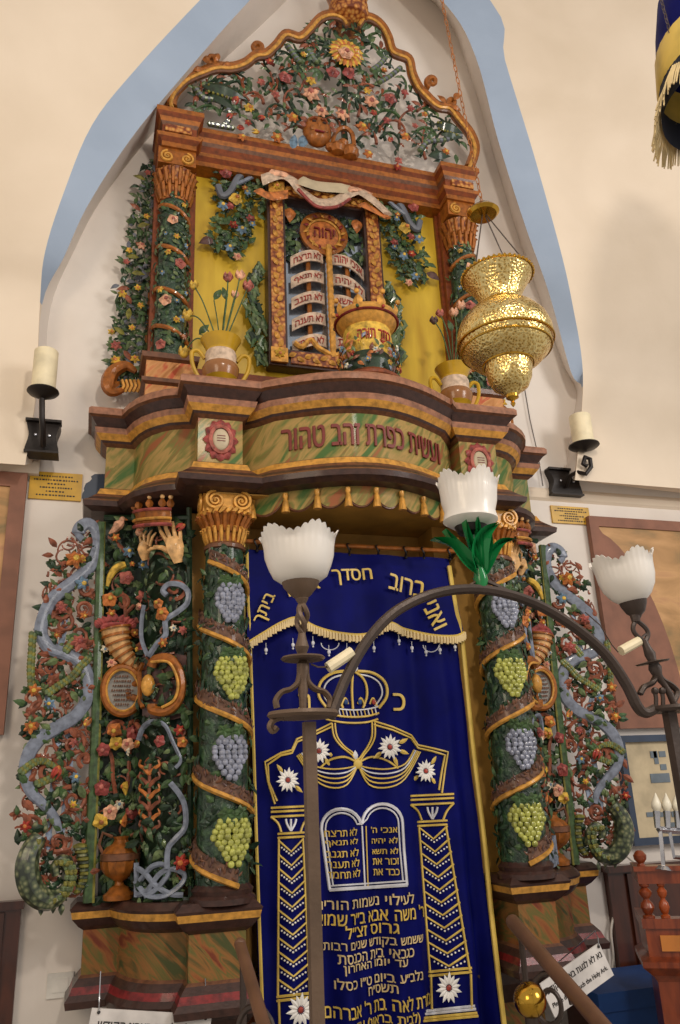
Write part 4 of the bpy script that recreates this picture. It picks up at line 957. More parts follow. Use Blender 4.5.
for e in (-1, 1):
    m.ball(c + V((e * .03, -.052, .022)), (.014, .012, .009), 'dark_brown', 8); m.tube([c + V((e * .012, -.056, .04)), c + V((e * .032, -.056, .048)), c + V((e * .052, -.045, .036))], .008, 'red_brown', 5)
    m.ball(c + V((e * .035, -.042, -.02)), (.026, .018, .022), 'brown_gold', 8)
m.leaf(c + V((0, -.055, .035)), (0, -.2, -1), (0, -1, 0), .05, .03, 'brown_gold', .3, 4); m.tube([c + V((-.028, -.054, -.045)), c + V((0, -.062, -.052)), c + V((.028, -.054, -.045))], .006, 'dark_red', 5)
for k in (0, 1, 7, 8):
    a = pi * (k / 8); m.leaf(c + V((.07 * cos(a), -.03, .085 * sin(a))), (cos(a), -.2, sin(a) * .6 + .2), (0, -1, 0), .05, .04, 'scroll', .3, 4)
m.build('carved_face', CR, 'round brown carved face')
m = MB()
for (x, y, r) in ((337, 149, .05), (350, 153, .055), (343, 144, .035), (330, 147, .03)):
    m.lathe([(r * .1, -r * .8), (r * .7, -r * .6), (r, 0), (r * .7, r * .6), (r * .1, r * .8)], 'brown_gold', cpt(x, y, .05), 16, mod=lambda k, a: (1 + .08 * cos(7 * a), 0))
m.tube([cpt(x, y, .04) for x, y in spx([(332, 144), (336, 132), (345, 128), (352, 134), (354, 146)], 5)], .014, 'brown_gold', 6)
m.build('carved_fruit', CR, 'gold brown fruits below an arched stem')
m = MB(); c = cpt(349, 22, .0); m.lathe([(.06, 0), (.12, .02), (.135, .06), (.105, .09), (.12, .10), (.13, .13), (.105, .15), (.12, .19), (.15, .30), (.14, .33), (.05, .36)], 'filigree_gold', c - V((0, 0, .03)), 20)
m.build('finial', CR, 'gilded finial at the top')
# ------------------------------------------------------------------ things standing on the cornice
def axis_M(A, B):
    A = V(A); B = V(B); z = (B - A).normalized(); x = V((1, 0, 0)); x = (x - z * x.dot(z)).normalized(); y = z.cross(x)
    return Matrix((x, y, z)).transposed().to_4x4()
def crown_thing():
    c = V((.03, -.69, 3.342)); t = thing('carved_crown', 'gilded crown with yellow lettered body over carved flowers, on the middle of the curved cornice', 'crown', c)
    m = MB(); m.lathe([(.14, 0), (.15, .01), (.15, .025), (.13, .035), (.12, .05)], 'red_brown', c, 32); m.build('base', t)
    m = MB(); m.lathe([(.11, .045), (.125, .10), (.105, .15)], 'dark_green', c, 24)
    rng = random.Random(3)
    for k in range(110):
        a = rng.uniform(0, 2 * pi); z = rng.uniform(.06, .22); r = .135 - .12 * max(0, z - .12); p = c + V((r * cos(a), r * sin(a), z)); n = V((cos(a), sin(a), .2))
        m.leaf(p, (rng.uniform(-1, 1), rng.uniform(-1, 1), rng.uniform(-1, 1)), n, .045, .02, rng.choice(['green', 'scroll', 'purple_brown', 'sage', 'blue_grey', 'orange']), .3, 3)
    B_ = m.build('flower_basket', t, 'carved leaves and flowers')
    for k in range(16):
        a = -pi / 2 + (k - 7.5) * .25; z = .075 + .05 * (k % 3); p = c + V((.145 * cos(a), .145 * sin(a), z)); put_flower(B_, p, (cos(a), sin(a), 0), .018, ['red', 'yellow', 'blue', 'white'][k % 4], 'daisy', k)
    m = MB(); m.lathe([(.10, .14), (.112, .19), (.118, .24), (.11, .30)], 'flower_yellow', c, 32); D = m.build('body', t)
    m = MB(); text(m, 'כתר תורה', lambda u, v, h: c + V(((.117 + h) * sin(u / .117), -(.117 + h) * cos(u / .117), .225 + v)), .17, .05, 'red', .004, .03); m.build('inscription', D)
    m = MB(); m.lathe([(.105, .29), (.13, .31), (.15, .345), (.155, .355), (.148, .375), (.135, .36), (.11, .32)], 'gold', c, 32); m.lathe([(.152, .335), (.157, .34), (.152, .346)], 'dark_red', c, 32)
    for k in range(8):
        a = 2 * pi * k / 8 + .2; e = V((cos(a), sin(a), 0)); m.leaf(c + e * .14 + V((0, 0, .355)), e * .3 + V((0, 0, 1)), e, .07, .05, 'gold', .1, 4); m.ball(c + e * .16 + V((0, 0, .43)), .013, 'gold', 8)
        m.ball(c + e * .158 + V((0, 0, .352)), .009, 'green' if k % 2 else 'red', 6)
    m.build('rim', t, 'flaring gold rim with points')
crown_thing()
def vase(px, side, label, FL, LV):
    c0 = onz(px, 380 if side < 0 else 408, 3.342); c = V((c0.x, -.50, 3.342)); t = thing('flower_vase', label, 'vase', c, None)
    m = MB(); S = 1.04
    m.lathe([(r * S, z * S) for r, z in [(.05, 0), (.052, .01), (.04, .02), (.035, .032), (.045, .045), (.072, .07)]], 'vase_yellow', c, 28)
    m.lathe([(r * S, z * S) for r, z in [(.072, .07), (.082, .10), (.082, .12), (.074, .135)]], 'vase_brown', c, 28)
    m.lathe([(r * S, z * S) for r, z in [(.074, .135), (.069, .15), (.071, .185), (.066, .20)]], 'banner', c, 28)
    m.lathe([(r * S, z * S) for r, z in [(.066, .20), (.064, .21), (.08, .245), (.092, .265), (.085, .265), (.06, .215), (.05, .20)]], 'vase_yellow', c, 28)
    B_ = m.build('body', t)
    for e in (-1, 1):
        m = MB(); m.tube(spl([c + V((e * x * S, 0, z * S)) for x, z in ((.072, .165), (.10, .20), (.128, .19), (.125, .13), (.10, .075), (.08, .055), (.10, .04), (.115, .055))], 5), .010, 'vase_yellow', 7); m.build('handle', t)
    mouth = c + V((0, 0, .22))
    for i, (x, y, r, col, off) in enumerate(FL):
        p = at(x, y, -.42 + off); m = MB(); mid = (mouth + p) / 2 + V(((p.x - c.x) * .15, -.02, .06))
        m.tube(spl([mouth, mid, p], 8), .0035, 'green', 5); st = m.build('stem', t)
        R_ = r * .0045; mm = MB(); mm.ball(p, (R_, R_, R_ * 1.15), col, 10)
        for k in range(5):
            a = 2 * pi * k / 5; mm.leaf(p + V((cos(a), sin(a), -.6)) * R_ * .8, (cos(a) * .25, sin(a) * .25, 1), (cos(a), sin(a), 0), R_ * 1.9, R_ * 1.2, col, .3, 4)
        mm.build('bud', st)
    for (x, y, a) in LV:
        m = MB(); p = at(x, y, -.43); m.leaf(p, (cos(a), 0, sin(a)), (0, -1, 0), .075, .035, 'green', .2, 5); m.tube([mouth, (mouth + p) / 2 + V((0, 0, .03)), p], .003, 'green', 5); m.build('leaf', t)
vase(225, -1, 'yellow two-handled vase with spiky buds on the left of the cornice', [(194, 286, 4, 'flower_yellow', 0), (188, 316, 5, 'flower_yellow', 0), (184, 353, 5, 'flower_yellow', .02), (228, 278, 4.5, 'pink', 0), (240, 276, 4.5, 'peach', 0), (248, 287, 5, 'pink', 0), (235, 295, 3.5, 'peach', 0)], [(214, 300, 1.1), (199, 334, .9), (226, 300, 1.8)])
vase(467, 1, 'yellow two-handled vase with peach buds on the right of the cornice, below the brass lamp', [(461, 306, 4.5, 'peach', 0), (454, 313, 4.5, 'peach', 0), (440, 314, 4, 'pink', 0), (434, 321, 4, 'purple_brown', 0)], [(452, 332, 1.8)])

# ------------------------------------------------------------------ curtain
YC = -.42
TL, TR = at(246, 546, YC), at(450, 561, YC); BL, BR = at(262, 1024, YC), at(502, 1024, YC)
TZ = (TL.z + TR.z) / 2; BZ = (BL.z + BR.z) / 2
def cedge(z):
    v = (TZ - z) / (TZ - BZ); return TL.x + (BL.x - TL.x) * v, TR.x + (BR.x - TR.x) * v, v
def cloth_y(x, z):
    l, r, v = cedge(z); u = (x - l) / (r - l); v = max(0, min(1.4, v))
    a = .008 + .028 * v
    return YC + a * sin(2 * pi * (4.2 * u + .25 * v)) + .012 * v * sin(2 * pi * (9.0 * u + .6 * v) + 1) + .018 * v * max(0, u - .75) * 4 * sin(2 * pi * 11 * u) + .005 * sin(13 * z + 5 * u)
CUR = thing('ark_curtain', 'dark blue velvet curtain with gold embroidery hanging between the two ark columns', 'curtain', (.06, YC, .32))
z_bot = .32; nu, nv = 110, 90; rows = []
for j in range(nv + 1):
    z = TZ + (z_bot - TZ) * j / nv; l, r, v = cedge(z); rows.append([V((l + (r - l) * i / nu, cloth_y(l + (r - l) * i / nu, z), z)) for i in range(nu + 1)])
m = MB(); m.loft(rows, 'velvet', False, False); m.loft([[p + V((0, .008, 0)) for p in r] for r in rows], 'velvet', False, False)
CL = m.build('cloth', CUR, ang=80)
def E(px, py, off=.006):
    Y = YC
    for _ in range(4): p = at(px, py, Y); Y = cloth_y(p.x, p.z) - off
    return at(px, py, Y)
FR_PX = [(247, 645), (263, 635), (282, 624), (297, 620), (316, 629), (339, 635), (366, 636), (389, 625), (404, 631), (431, 637), (454, 638), (464, 634)]
fq = spx(FR_PX, 8); Eo = lambda x, y: E(x, y, .03)
m = MB(); nI = len(fq)
tops = [(248 + 204 * i / (nI - 1), 553 + 15 * i / (nI - 1)) for i in range(nI)]
rws = []
for k in range(9): rws.append([Eo(tops[i][0] + (fq[i][0] - tops[i][0]) * k / 8, tops[i][1] + (fq[i][1] - tops[i][1]) * k / 8) + V((0, .022 * (1 - k / 8) , 0)) for i in range(nI)])
m.loft(rws, 'velvet', False, False); VL = m.build('valance', CUR, ang=80)
m = MB(); A_ = [Eo(x, y - 1.5) + V((0, -.006, 0)) for x, y in fq]; B_ = [Eo(x, y + 4.5 + 1.0 * (i % 2)) + V((0, -.010, 0)) for i, (x, y) in enumerate(fq)]
m.loft([A_, B_], 'fringe', False, False); m.loft([[p + V((0, .006, 0)) for p in A_], [p + V((0, .006, 0)) for p in B_]], 'fringe', False, False)
for a_, b_ in zip(A_, B_): m.tube([a_, (a_ + b_) / 2 + V((0, -.003, 0)), b_ - V((0, 0, .004))], .007, 'fringe', 5)
m.tube(A_, .007, 'thread_gold', 6)
FRG = m.build('fringe', VL, 'cream gold fringe')
for x, y in ((250, 655), (266, 650), (293, 645), (313, 643), (329, 652), (347, 650), (374, 648), (399, 641), (412, 648), (426, 652), (440, 650), (455, 647)):
    m = MB(); p = Eo(x, y); m.tube([p + V((0, 0, .03)), p], .0015, 'thread_silver', 4); m.ball(p, (.008, .008, .010), 'thread_silver', 8); m.ball(p - V((0, 0, .015)), .005, 'thread_silver', 6); m.build('bead', FRG, 'silver bead drop')
for x, y, w_ in ((330, 643, 9), (431, 645, 8)):
    m = MB(); m.tube([Eo(x + w_ * cos(pi * k / 10), y + 7 * sin(pi * k / 10)) for k in range(11)], .0022, 'thread_silver', 4); m.build('chain', FRG)
def onv(px, py, ang, base=E, off=.036):
    c = base(px, py, off); ca, sa = cos(ang), sin(ang)
    def f(u, v, h):
        x = c.x + u * ca - v * sa; z = c.z + u * sa + v * ca
        return V((x, cloth_y(x, z) - off - h, z))
    return f
def words(mb, s, px, py, wpx, hpx, ang=0, mat='thread_gold', off=.036, bold=.02, th=.004):
    k = abs(E(px + 10, py).x - E(px - 10, py).x) / 20 * .95
    text(mb, s, onv(px, py, ang, E, off), wpx * k, hpx * k, mat, th, bold)
for s_, x, y, w_, h_, a in (('ואני', 435, 615, 26, 15, -1.15), ('ברוב', 406, 586, 36, 15, -.20), ('חסדך', 352, 577, 40, 15, .10), ('אבוא', 302, 586, 34, 14, .32), ('ביתך', 266, 609, 34, 15, 1.15)):
    m = MB(); words(m, s_, x, y, w_, h_, a, bold=.035); m.build('lettering', VL, 'gold embroidered letters')
m = MB()
braid = spx([(449, 566), (456, 610), (462, 640), (472, 740), (484, 840), (492, 920), (504, 1024), (506, 1040)], 10)
m.tube([E(x, y, .02) for x, y in braid], .011, 'thread_gold', 6); m.build('braid', CUR, 'gold braid edging')
m = MB(); m.tube([E(x, y, .02) for x, y in spx([(247, 552), (248, 600), (250, 640), (254, 760), (257, 860), (262, 1000), (263, 1040)], 8)], .007, 'thread_gold', 6); m.build('braid', CUR, 'gold braid edging')
# embroidery
def em(curves, name, lbl=None, sm=4, parent=CUR):
    m = MB()
    for pts, r, mt in curves:
        q = spx(pts, sm) if len(pts) > 2 and sm > 1 else pts
        if len(q) == 2: q = [(q[0][0] + (q[1][0] - q[0][0]) * k / 8, q[0][1] + (q[1][1] - q[0][1]) * k / 8) for k in range(9)]
        m.tube([E(x, y) for x, y in q], r, mt, 5)
    return m.build(name, parent, lbl)
def seg(pts): 
    out = []
    for a, b in zip(pts[:-1], pts[1:]):
        n = max(2, int(max(abs(a[0] - b[0]), abs(a[1] - b[1])) / 4)); out += [(a[0] + (b[0] - a[0]) * k / n, a[1] + (b[1] - a[1]) * k / n) for k in range(n)]
    return out + [pts[-1]]
G, S_ = 'thread_gold', 'thread_silver'; A = []
for off_ in (0, 3):
    A.append((seg([(275 - 0 + off_ * .7, 804 - off_), (268 + off_ * .3, 782), (265 + off_, 762 + off_ * .8), (281, 753 + off_ * .8), (292, 750 + off_), (297, 739 + off_), (314, 732 + off_), (332, 723 + off_ * 1.2)]), .0045, G))
    A.append((seg([(374, 721 + off_ * 1.2), (393, 727 + off_), (411, 735 + off_), (418, 745 + off_), (432, 748 + off_), (448 - off_, 752 + off_), (445 - off_, 770), (442 - off_, 793 - off_)]), .0045, G))
    A.append((spx([(332 + off_, 723), (334 + off_, 736), (341 + off_, 746), (352, 755 - off_), (358, 762 - off_), (364, 755 - off_), (371 - off_, 746), (375 - off_, 736), (375 - off_, 721)], 4), .004, G))
em(A, 'embroidered_arch', 'gold embroidered arch outline', 1)
A = []
for k in range(5):
    dd = k * 4.6
    A.append(([(358, 765), (347, 768 + dd * .9), (330, 769 + dd), (313, 765 + dd * .7), (303 - k * 1.5, 752 + dd * .2)], .0036, G if k != 1 else S_))
    A.append(([(358, 765), (369, 768 + dd * .9), (388, 769 + dd), (405, 764 + dd * .8), (414 + k * 1.6, 750 + dd * .1)], .0036, G if k != 1 else S_))
A.append(([(358, 763), (345, 757), (330, 760), (320, 768)], .005, G)); A.append(([(358, 763), (371, 757), (386, 760), (398, 768)], .005, G))
em(A, 'embroidered_swag', 'gold and silver embroidered drapery')
m = MB(); m.ball(E(358, 764, .01), (.02, .006, .02), G, 10); m.leaf(E(355.5, 760, .008), (0, 0, 1), (0, -1, 0), .04, .024, S_, .1, 4); m.build('embroidered_knot', CUR)
def eflower(px, py, r, leaves=True):
    m = MB(); k = .0042
    for j in range(14):
        a = 2 * pi * j / 14 + .1; d = V((cos(a), 0, sin(a))); m.leaf(E(px, py, .034) + d * r * k * .25, d, (0, -1, 0), r * k * (.85 + .15 * (j % 2)), r * k * .36, 'white_thread', .05, 4, .25)
    F_ = m.build('embroidered_flower', CUR, 'white daisy with a red centre')
    m = MB(); m.ball(E(px, py, .038), (r * k * .24, .005, r * k * .24), 'red', 8); m.build('flower_centre', F_)
    if leaves:
        m = MB()
        for a in leaves: m.leaf(E(px + cos(a) * r * .9, py - sin(a) * r * .9, .012), (cos(a), 0, sin(a)), (0, -1, 0), r * k * 1.1, r * k * .42, G, .05, 4, .25)
        m.build('flower_leaf', F_)
eflower(319, 751, 10, (-.3, -.9)); eflower(390, 747, 10.5, (-.35, .4, -1.2, 3.7)); eflower(426, 771, 9.5, (.9, -.9, 3.7)); eflower(288, 780, 9.5, (2.2, -.7)); eflower(449, 988, 11, None); eflower(301, 1010, 11, None)
# crown on the curtain
A = [([(327, 713), (340, 716), (354, 717), (368, 716), (379, 713)], .005, G), ([(327, 706), (340, 709), (354, 710), (368, 709), (380, 706)], .004, S_), ([(326, 719), (340, 722), (354, 723), (368, 722), (378, 719)], .005, G)]
for k in range(14): A.append(([(328 + k * 3.6, 707 + 3 * sin(pi * k / 13)), (330 + k * 3.6, 715 + 3 * sin(pi * k / 13))], .003, S_ if k % 2 else G))
for e in (-1, 1):
    A.append(([(353 + e * 26, 708), (353 + e * 34, 696), (353 + e * 32, 682), (353 + e * 20, 673), (353 + e * 4, 671)], .007, G)); A.append(([(353 + e * 22, 706), (353 + e * 29, 695), (353 + e * 27, 684), (353 + e * 18, 677), (353 + e * 4, 674)], .004, S_))
    A.append(([(353 + e * 10, 708), (353 + e * 14, 696), (353 + e * 13, 684), (353 + e * 8, 676), (353 + e * 2, 672)], .006, G))
A.append(([(353, 709), (352, 690), (353, 670)], .006, G)); A.append(([(349, 668), (353, 662), (357, 668), (353, 672), (349, 668)], .005, S_))
for e in (-1, 1):
    for x in (24, 12): A.append(([(353 + e * x, 706), (353 + e * (x - 4), 698), (353 + e * (x - 7), 704)], .005, G))
em(A, 'embroidered_crown', 'gold and silver embroidered crown')
for x, mt in ((331, 'red'), (346, 'blue_cloth'), (360, 'blue_cloth'), (374, 'red')):
    m = MB(); m.ball(E(x, 702, .012), (.010, .006, .012), mt, 8); m.build('gem', CUR)
m = MB(); words(m, 'כ', 399, 702, 12, 15, 0, off=.006, bold=.03); m.build('lettering', CUR); m = MB(); words(m, 'ת', 304, 702, 12, 15, 0, off=.006, bold=.03); m.build('lettering', CUR)
# embroidered pillars
def pillar(ct, cb, hw0, hw1, yt, yb):
    A = []
    for e in (-1, 1):
        A.append((seg([(ct + e * hw0, yt), (cb + e * hw1, yb)]), .005, G))
    n = 11
    for k in range(n):
        t = (k + .7) / (n + .4); y = yt + (yb - yt) * t; c = ct + (cb - ct) * t; hw = hw0 + (hw1 - hw0) * t
        A.append((seg([(c - hw, y - 7), (c, y + 4), (c + hw, y - 9)]), .004, G))
    o = em(A, 'embroidered_pillar', 'gold embroidered pillar filled with chevrons', 1)
    m = MB()
    for k in range(n):
        t = (k + 1.1) / (n + .4); y = yt + (yb - yt) * t; c = ct + (cb - ct) * t; hw = hw0 + (hw1 - hw0) * t
        for j in range(-4, 5): m.ball(E(c + j * hw * .19, y + 2 - abs(j) * 2.1 * .9, .006), (.005, .004, .004), 'white_thread', 5)
    m.build('bead_rows', o, 'white beads in chevrons')
    A = [(seg([(ct - 17 * hw0 / 13, yt - 3), (ct + 16 * hw0 / 13, yt - 5)]), .006, G), (seg([(ct - 14, yt + 2), (ct + 13, yt)]), .006, G)]
    A = []
    for dy in (0, 4): A.append((seg([(ct - hw0 - 1, yt - dy), (ct + hw0 + 1, yt - dy - 1.5)]), .005, G))
    for e in (-1, 1): A.append(([(ct + e * hw0 * .8, yt - 6), (ct + e * (hw0 + 1), yt - 15), (ct + e * (hw0 + 8), yt - 22 - e)], .005, G))
    for dy in (22, 27, 31): A.append((seg([(ct - hw0 - 8, yt - dy + 1), (ct + hw0 + 8, yt - dy - 1)]), .005, G))
    em(A, 'embroidered_capital', 'gold embroidered pillar capital', 3); A = []
    for dy in (0, 4): A.append((seg([(cb - hw1 - 1, yb + dy + 1), (cb + hw1 + 2, yb + dy - 3)]), .005, G))
    for e in (-1, 1): A.append((seg([(cb + e * hw1 + 1, yb + 3), (cb + e * hw1 + 2, yb + 38)]), .005, G))
    for dy, mt in ((38, S_), (41, S_), (45, G), (48, G)): A.append((seg([(cb - hw1 - 3 - (dy - 38) * .3, yb + dy + 2), (cb + hw1 + 5 + (dy - 38) * .3, yb + dy - 3)]), .005, mt))
    em(A, 'embroidered_base', 'embroidered pillar base', 3); A = []
    for a in (-.6, 0, .6): A.append(([(ct, yt - 7), (ct + sin(a) * 7, yt - 14), (ct + sin(a) * 9, yt - 19)], .005, S_))
    em(A, 'embroidered_lily', 'silver lily', 3)
pillar(432.5, 450, 13.5, 20, 826, 971); pillar(291, 294, 12, 16, 838, 996)
# tablets and lettering
A = []
for o_, mt, r in ((0, S_, .007), (4, S_, .0035)):
    L0 = [(330 + o_ * .8, 890 - o_), (326 + o_, 862), (321.5 + o_, 829)]; ar1 = [(341.5 + (20 - o_) * cos(a), 828 - (19 - o_) * sin(a)) for a in [pi - pi * k / 12 for k in range(1, 12)]]
    ar2 = [(382.5 + (20 - o_) * cos(a), 823 - (19 - o_) * sin(a)) for a in [pi - pi * k / 12 for k in range(1, 12)]]
    A.append((seg(L0) + ar1 + [(362, 824)], r, mt)); A.append(([(362, 824)] + ar2 + seg([(402.5 - o_, 823), (404 - o_, 850), (407 - o_, 885 - o_)]), r, mt)); A.append((seg([(330, 890 - o_), (407, 885 - o_)]), r, mt))
A.append((seg([(362, 826), (365, 886)]), .004, S_)); A.append((seg([(366, 826), (368, 886)]), .003, G))
em(A, 'embroidered_tablets', 'silver outlined twin tablets', 1)
for i, (l_, r_) in enumerate((('לא תרצח', "אנכי ה'"), ('לא תנאף', 'לא יהיה'), ('לא תגנב', 'לא תשא'), ('לא תענה', 'זכור את'), ('לא תחמד', 'כבד את'))):
    m = MB(); words(m, l_, 343.5 + i * .8, 832.5 + i * 10.4, 33, 7.5, .0, off=.006, bold=.02); m.build('lettering', CUR)
    m = MB(); words(m, r_, 383.5 + i * .6, 829.5 + i * 10.6, 29, 7.5, .0, off=.006, bold=.02); m.build('lettering', CUR)
for s_, x, y, w_, h_ in (('לעילוי נשמות הורינו', 366, 901, 84, 8.5), ("ר' משה אבא ב״ר שמואל", 369, 915, 103, 11), ('גרוס זצ״ל', 369, 928.5, 48, 10), ('ששמש בקודש שנים רבות', 373, 943, 92, 8.5), ('כגבאי בית הכנסת', 373, 954, 70, 7.2), ('עד יומו האחרון', 372, 965, 58, 7.6), ('נלב״ע ביום ט״ו כסלו', 376, 977, 84, 8.5), ('תשס״ח', 379, 988, 28, 7), ("מרת לאה בת ר' אברהם", 378, 1003, 104, 11.5), ('(לבית בראון) ע״ה', 380, 1019, 70, 11)):
    m = MB(); words(m, s_, x, y, w_, h_, 0, off=.006, bold=.018, mat='thread_gold' if h_ > 9 else 'fringe'); m.build('lettering', CUR)

ra, rb_ = at(236, 540, YC), at(459, 552, YC); ra.z = rb_.z = (ra.z + rb_.z) / 2
ROD = thing('curtain_rod', 'brass coloured rod carrying the dark blue curtain', 'rod', (ra + rb_) / 2)
m = MB(); m.tube([ra, rb_], .011, 'brown_gold', 10); m.build('rod', ROD)
for e, p in ((-1, ra), (1, rb_)):
    m = MB(); m.tube([p + V((0, 0, 0)), p + V((0, .03, .01)), V((p.x, -.28, p.z - .02))], .009, 'iron', 6); m.tube([p + V((0, 0, -.03)), p + V((0, 0, .07))], .008, 'gold', 6); m.ball(p, .018, 'brass_plain', 8); m.build('bracket', ROD)
for x in (257, 287, 318, 349, 378, 405.6, 423.5, 449.6):
    p = at(x, 543 + (x - 236) * .05, YC); p = V((p.x, YC, ra.z - .012)); m = MB()
    m.tube([p + V((.006 * sin(a * 2), .020 * sin(a), .022 * cos(a))) + V((.012 * sin(a), 0, 0)) for a in [2 * pi * k / 16 for k in range(17)]], .0045, 'black_iron', 5); m.ball(p + V((0, 0, -.03)), .008, 'black_iron', 6); m.build('ring', CUR, 'black curtain ring')
for x in (240, 244):
    m = MB(); q = [at(x + .006 * 0, y, YC - .05) for y in (538, 580, 620, 655)]; m.tube(q, .005, 'thread_gold', 6); tag(m.build('cord'), 'gold twisted draw cord at the left edge of the blue curtain', 'cord', 'gold draw cords')
# ------------------------------------------------------------------ wrought iron lamp arch in front
YL = -2.2
def lat(px, py, off=0): return at(px, py, YL - off)
KL = (lat(500, 700) - lat(499, 700)).length
def lathe_on(mb, A, B, prof, mat, n=28, mod=None, cap=True):       # prof: (radius m, fraction along A->B)
    L = (B - A).length; mb.lathe([(r, t * L) for r, t in prof], mat, A, n, axis_M(A, B), mod, cap)
ARCH = thing('lamp_arch', 'wrought iron arch on posts carrying three frosted tulip lamps in front of the ark', 'lamp', V((lat(309, 720).x, YL, 0)))
pl = lat(309, 722); m = MB(); hw = .0115; m.box((pl.x - hw, YL - hw, 0), (pl.x + hw, YL + hw, pl.z), 'rust_iron'); m.box((pl.x - .06, YL - .06, 0), (pl.x + .06, YL + .06, .012), 'iron'); m.build('post', ARCH)
pr_ = lat(669, 712); m = MB(); m.box((pr_.x - hw, YL - hw, 0), (pr_.x + hw, YL + hw, pr_.z), 'iron'); m.box((pr_.x - .06, YL - .06, 0), (pr_.x + .06, YL + .06, .012), 'iron'); m.build('post', ARCH)
q = spx([(330, 718), (337, 700), (348, 674), (368, 640), (395, 612), (430, 595), (467, 589), (503, 593), (540, 606), (577, 629), (606, 655), (626, 684), (637, 706), (645, 713), (655, 709)], 7)
m = MB(); m.tube([lat(x, y) for x, y in q], .0115, 'iron', 8, 1.3, (0, 1, 0)); m.build('arm', ARCH, 'curved iron bar')
def plate(px, py, hwp, lbl, side):
    c = lat(px, py); m = MB(); m.lathe([(.001, -.006), (hwp * KL * .92, -.006), (hwp * KL, 0), (hwp * KL * .95, .007), (hwp * KL * .85, .003), (.001, .003)], 'rust_iron' if side < 0 else 'iron', c, 32)
    m.tube([lat(x, y, .0) for x, y in (spx([(px - 20, py + 2), (px - 29, py + 5), (px - 33, py + 11), (px - 30, py + 16), (px - 26, py + 12)], 5) if side < 0 else spx([(px + 20, py + 2), (px + 30, py + 6), (px + 34, py + 12)], 5))], .007, 'rust_iron' if side < 0 else 'iron', 6)
    m.build('plate', ARCH, lbl)
plate(303, 715, 30, 'round iron plate', -1); plate(677, 709, 30, 'round iron plate', 1)
def tulip(A, B, r0, r1, lean=0, sd=0):
    L = (B - A).length; m = MB(); n = 136; rng = random.Random(int(sd * 10))
    prof = [(r0, 0), (r0 * 1.25, .03), (r0 * 1.65, .12), (r1 * .84, .30), (r1 * .93, .5), (r1 * .95, .72), (r1 * .98, .86), (r1 * 1.07, 1.0)]
    inner = [(r - .003, t) for r, t in prof[::-1]]
    allp = prof + inner
    def mod(k, a):
        t = allp[k][1]; f = max(0, (t - .5) / .5)
        w_ = .5 + .5 * cos(5 * a + sd); fine = cos(17 * a)
        return 1 + .03 * f * cos(5 * a + sd) + .02 * f * cos(34 * a), L * f * f * (-.17 + .17 * w_ + .05 * abs(fine))
    m.lathe([(r, t * L) for r, t in allp], 'milk_glass', A, n, axis_M(A, B), mod, False)
    o = m.build('glass_shade', ARCH, 'frosted white tulip glass shade', ang=60)
    mb2 = MB(); mb2.lathe([(.004, .02), (.018, .03), (.024, .055), (.016, .08), (.004, .095)], 'lamp_bulb', A, 12, axis_M(A, B)); mb2.build('bulb', ARCH)
    return o
def stem(P, mt, glassA, glassB, r0, r1, sd, cup=True):
    pts = [lat(x, y) for x, y, r in P]; rr = [r * KL for _, _, r in P]
    m = MB(); m.tube(pts, rr, mt, 12); m.build('stem', ARCH)
    A, B = lat(*glassA), lat(*glassB); tulip(A, B, r0 * KL, r1 * KL, 0, sd)
    if cup:
        ax = (B - A).normalized(); m = MB(); m.lathe([(.008, -.040), (.012, -.034), (.022, -.026), (r0 * KL * 1.05, -.008), (r0 * KL * 1.15, .004), (r0 * KL * 1.1, .006)], mt, A, 24, axis_M(A, B)); m.build('cup', ARCH)
stem([(303, 714, 3), (303, 700, 3.4), (303, 690, 4.5), (303, 680, 4), (303, 672, 5.5), (303, 664, 5.5), (303, 660, 3), (302, 654, 4), (302, 647, 6.2), (302, 639, 4), (302, 633, 3)], 'rust_iron', (300.5, 583), (298, 533), 14.5, 33, .4)
m = MB()
for k in range(3): m.tube([lat(302 + 5.5 * sin(t * pi) * cos(t * 3.2 + k * 2.1), 634 - 32 * t, .016 * sin(t * pi) * sin(t * 3.2 + k * 2.1)) for t in [i / 14 for i in range(15)]], .006, 'rust_iron', 6)
m.tube([lat(302, 604), lat(302, 599), lat(301, 594), lat(301, 590)], [.008, .014, .010, .008], 'rust_iron', 10); m.build('twist', ARCH)
m = MB(); c = lat(303, 659); m.lathe([(.001, -.003), (.042, -.003), (.046, .001), (.042, .005), (.001, .003)], 'rust_iron', c, 28); m.build('drip_pan', ARCH)
for e in (-1, 1):
    m = MB(); m.tube([lat(x, y) for x, y in spx([(303 + e * 26, 708), (303 + e * 27, 700), (303 + e * 21, 692), (303 + e * 12, 689), (303 + e * 5, 682), (303 + e * 3, 672)], 5)], .0062, 'rust_iron', 6, 1.6, (0, 1, 0)); m.build('scroll', ARCH)
m = MB(); m.tube([lat(311, 664), lat(318, 667), lat(328, 667)], .002, 'rust_iron', 5); m.tube([lat(328, 668), lat(352, 652)], .0125, 'wax', 10); m.build('candle_sleeve', ARCH, 'white sleeve on a thin wire')
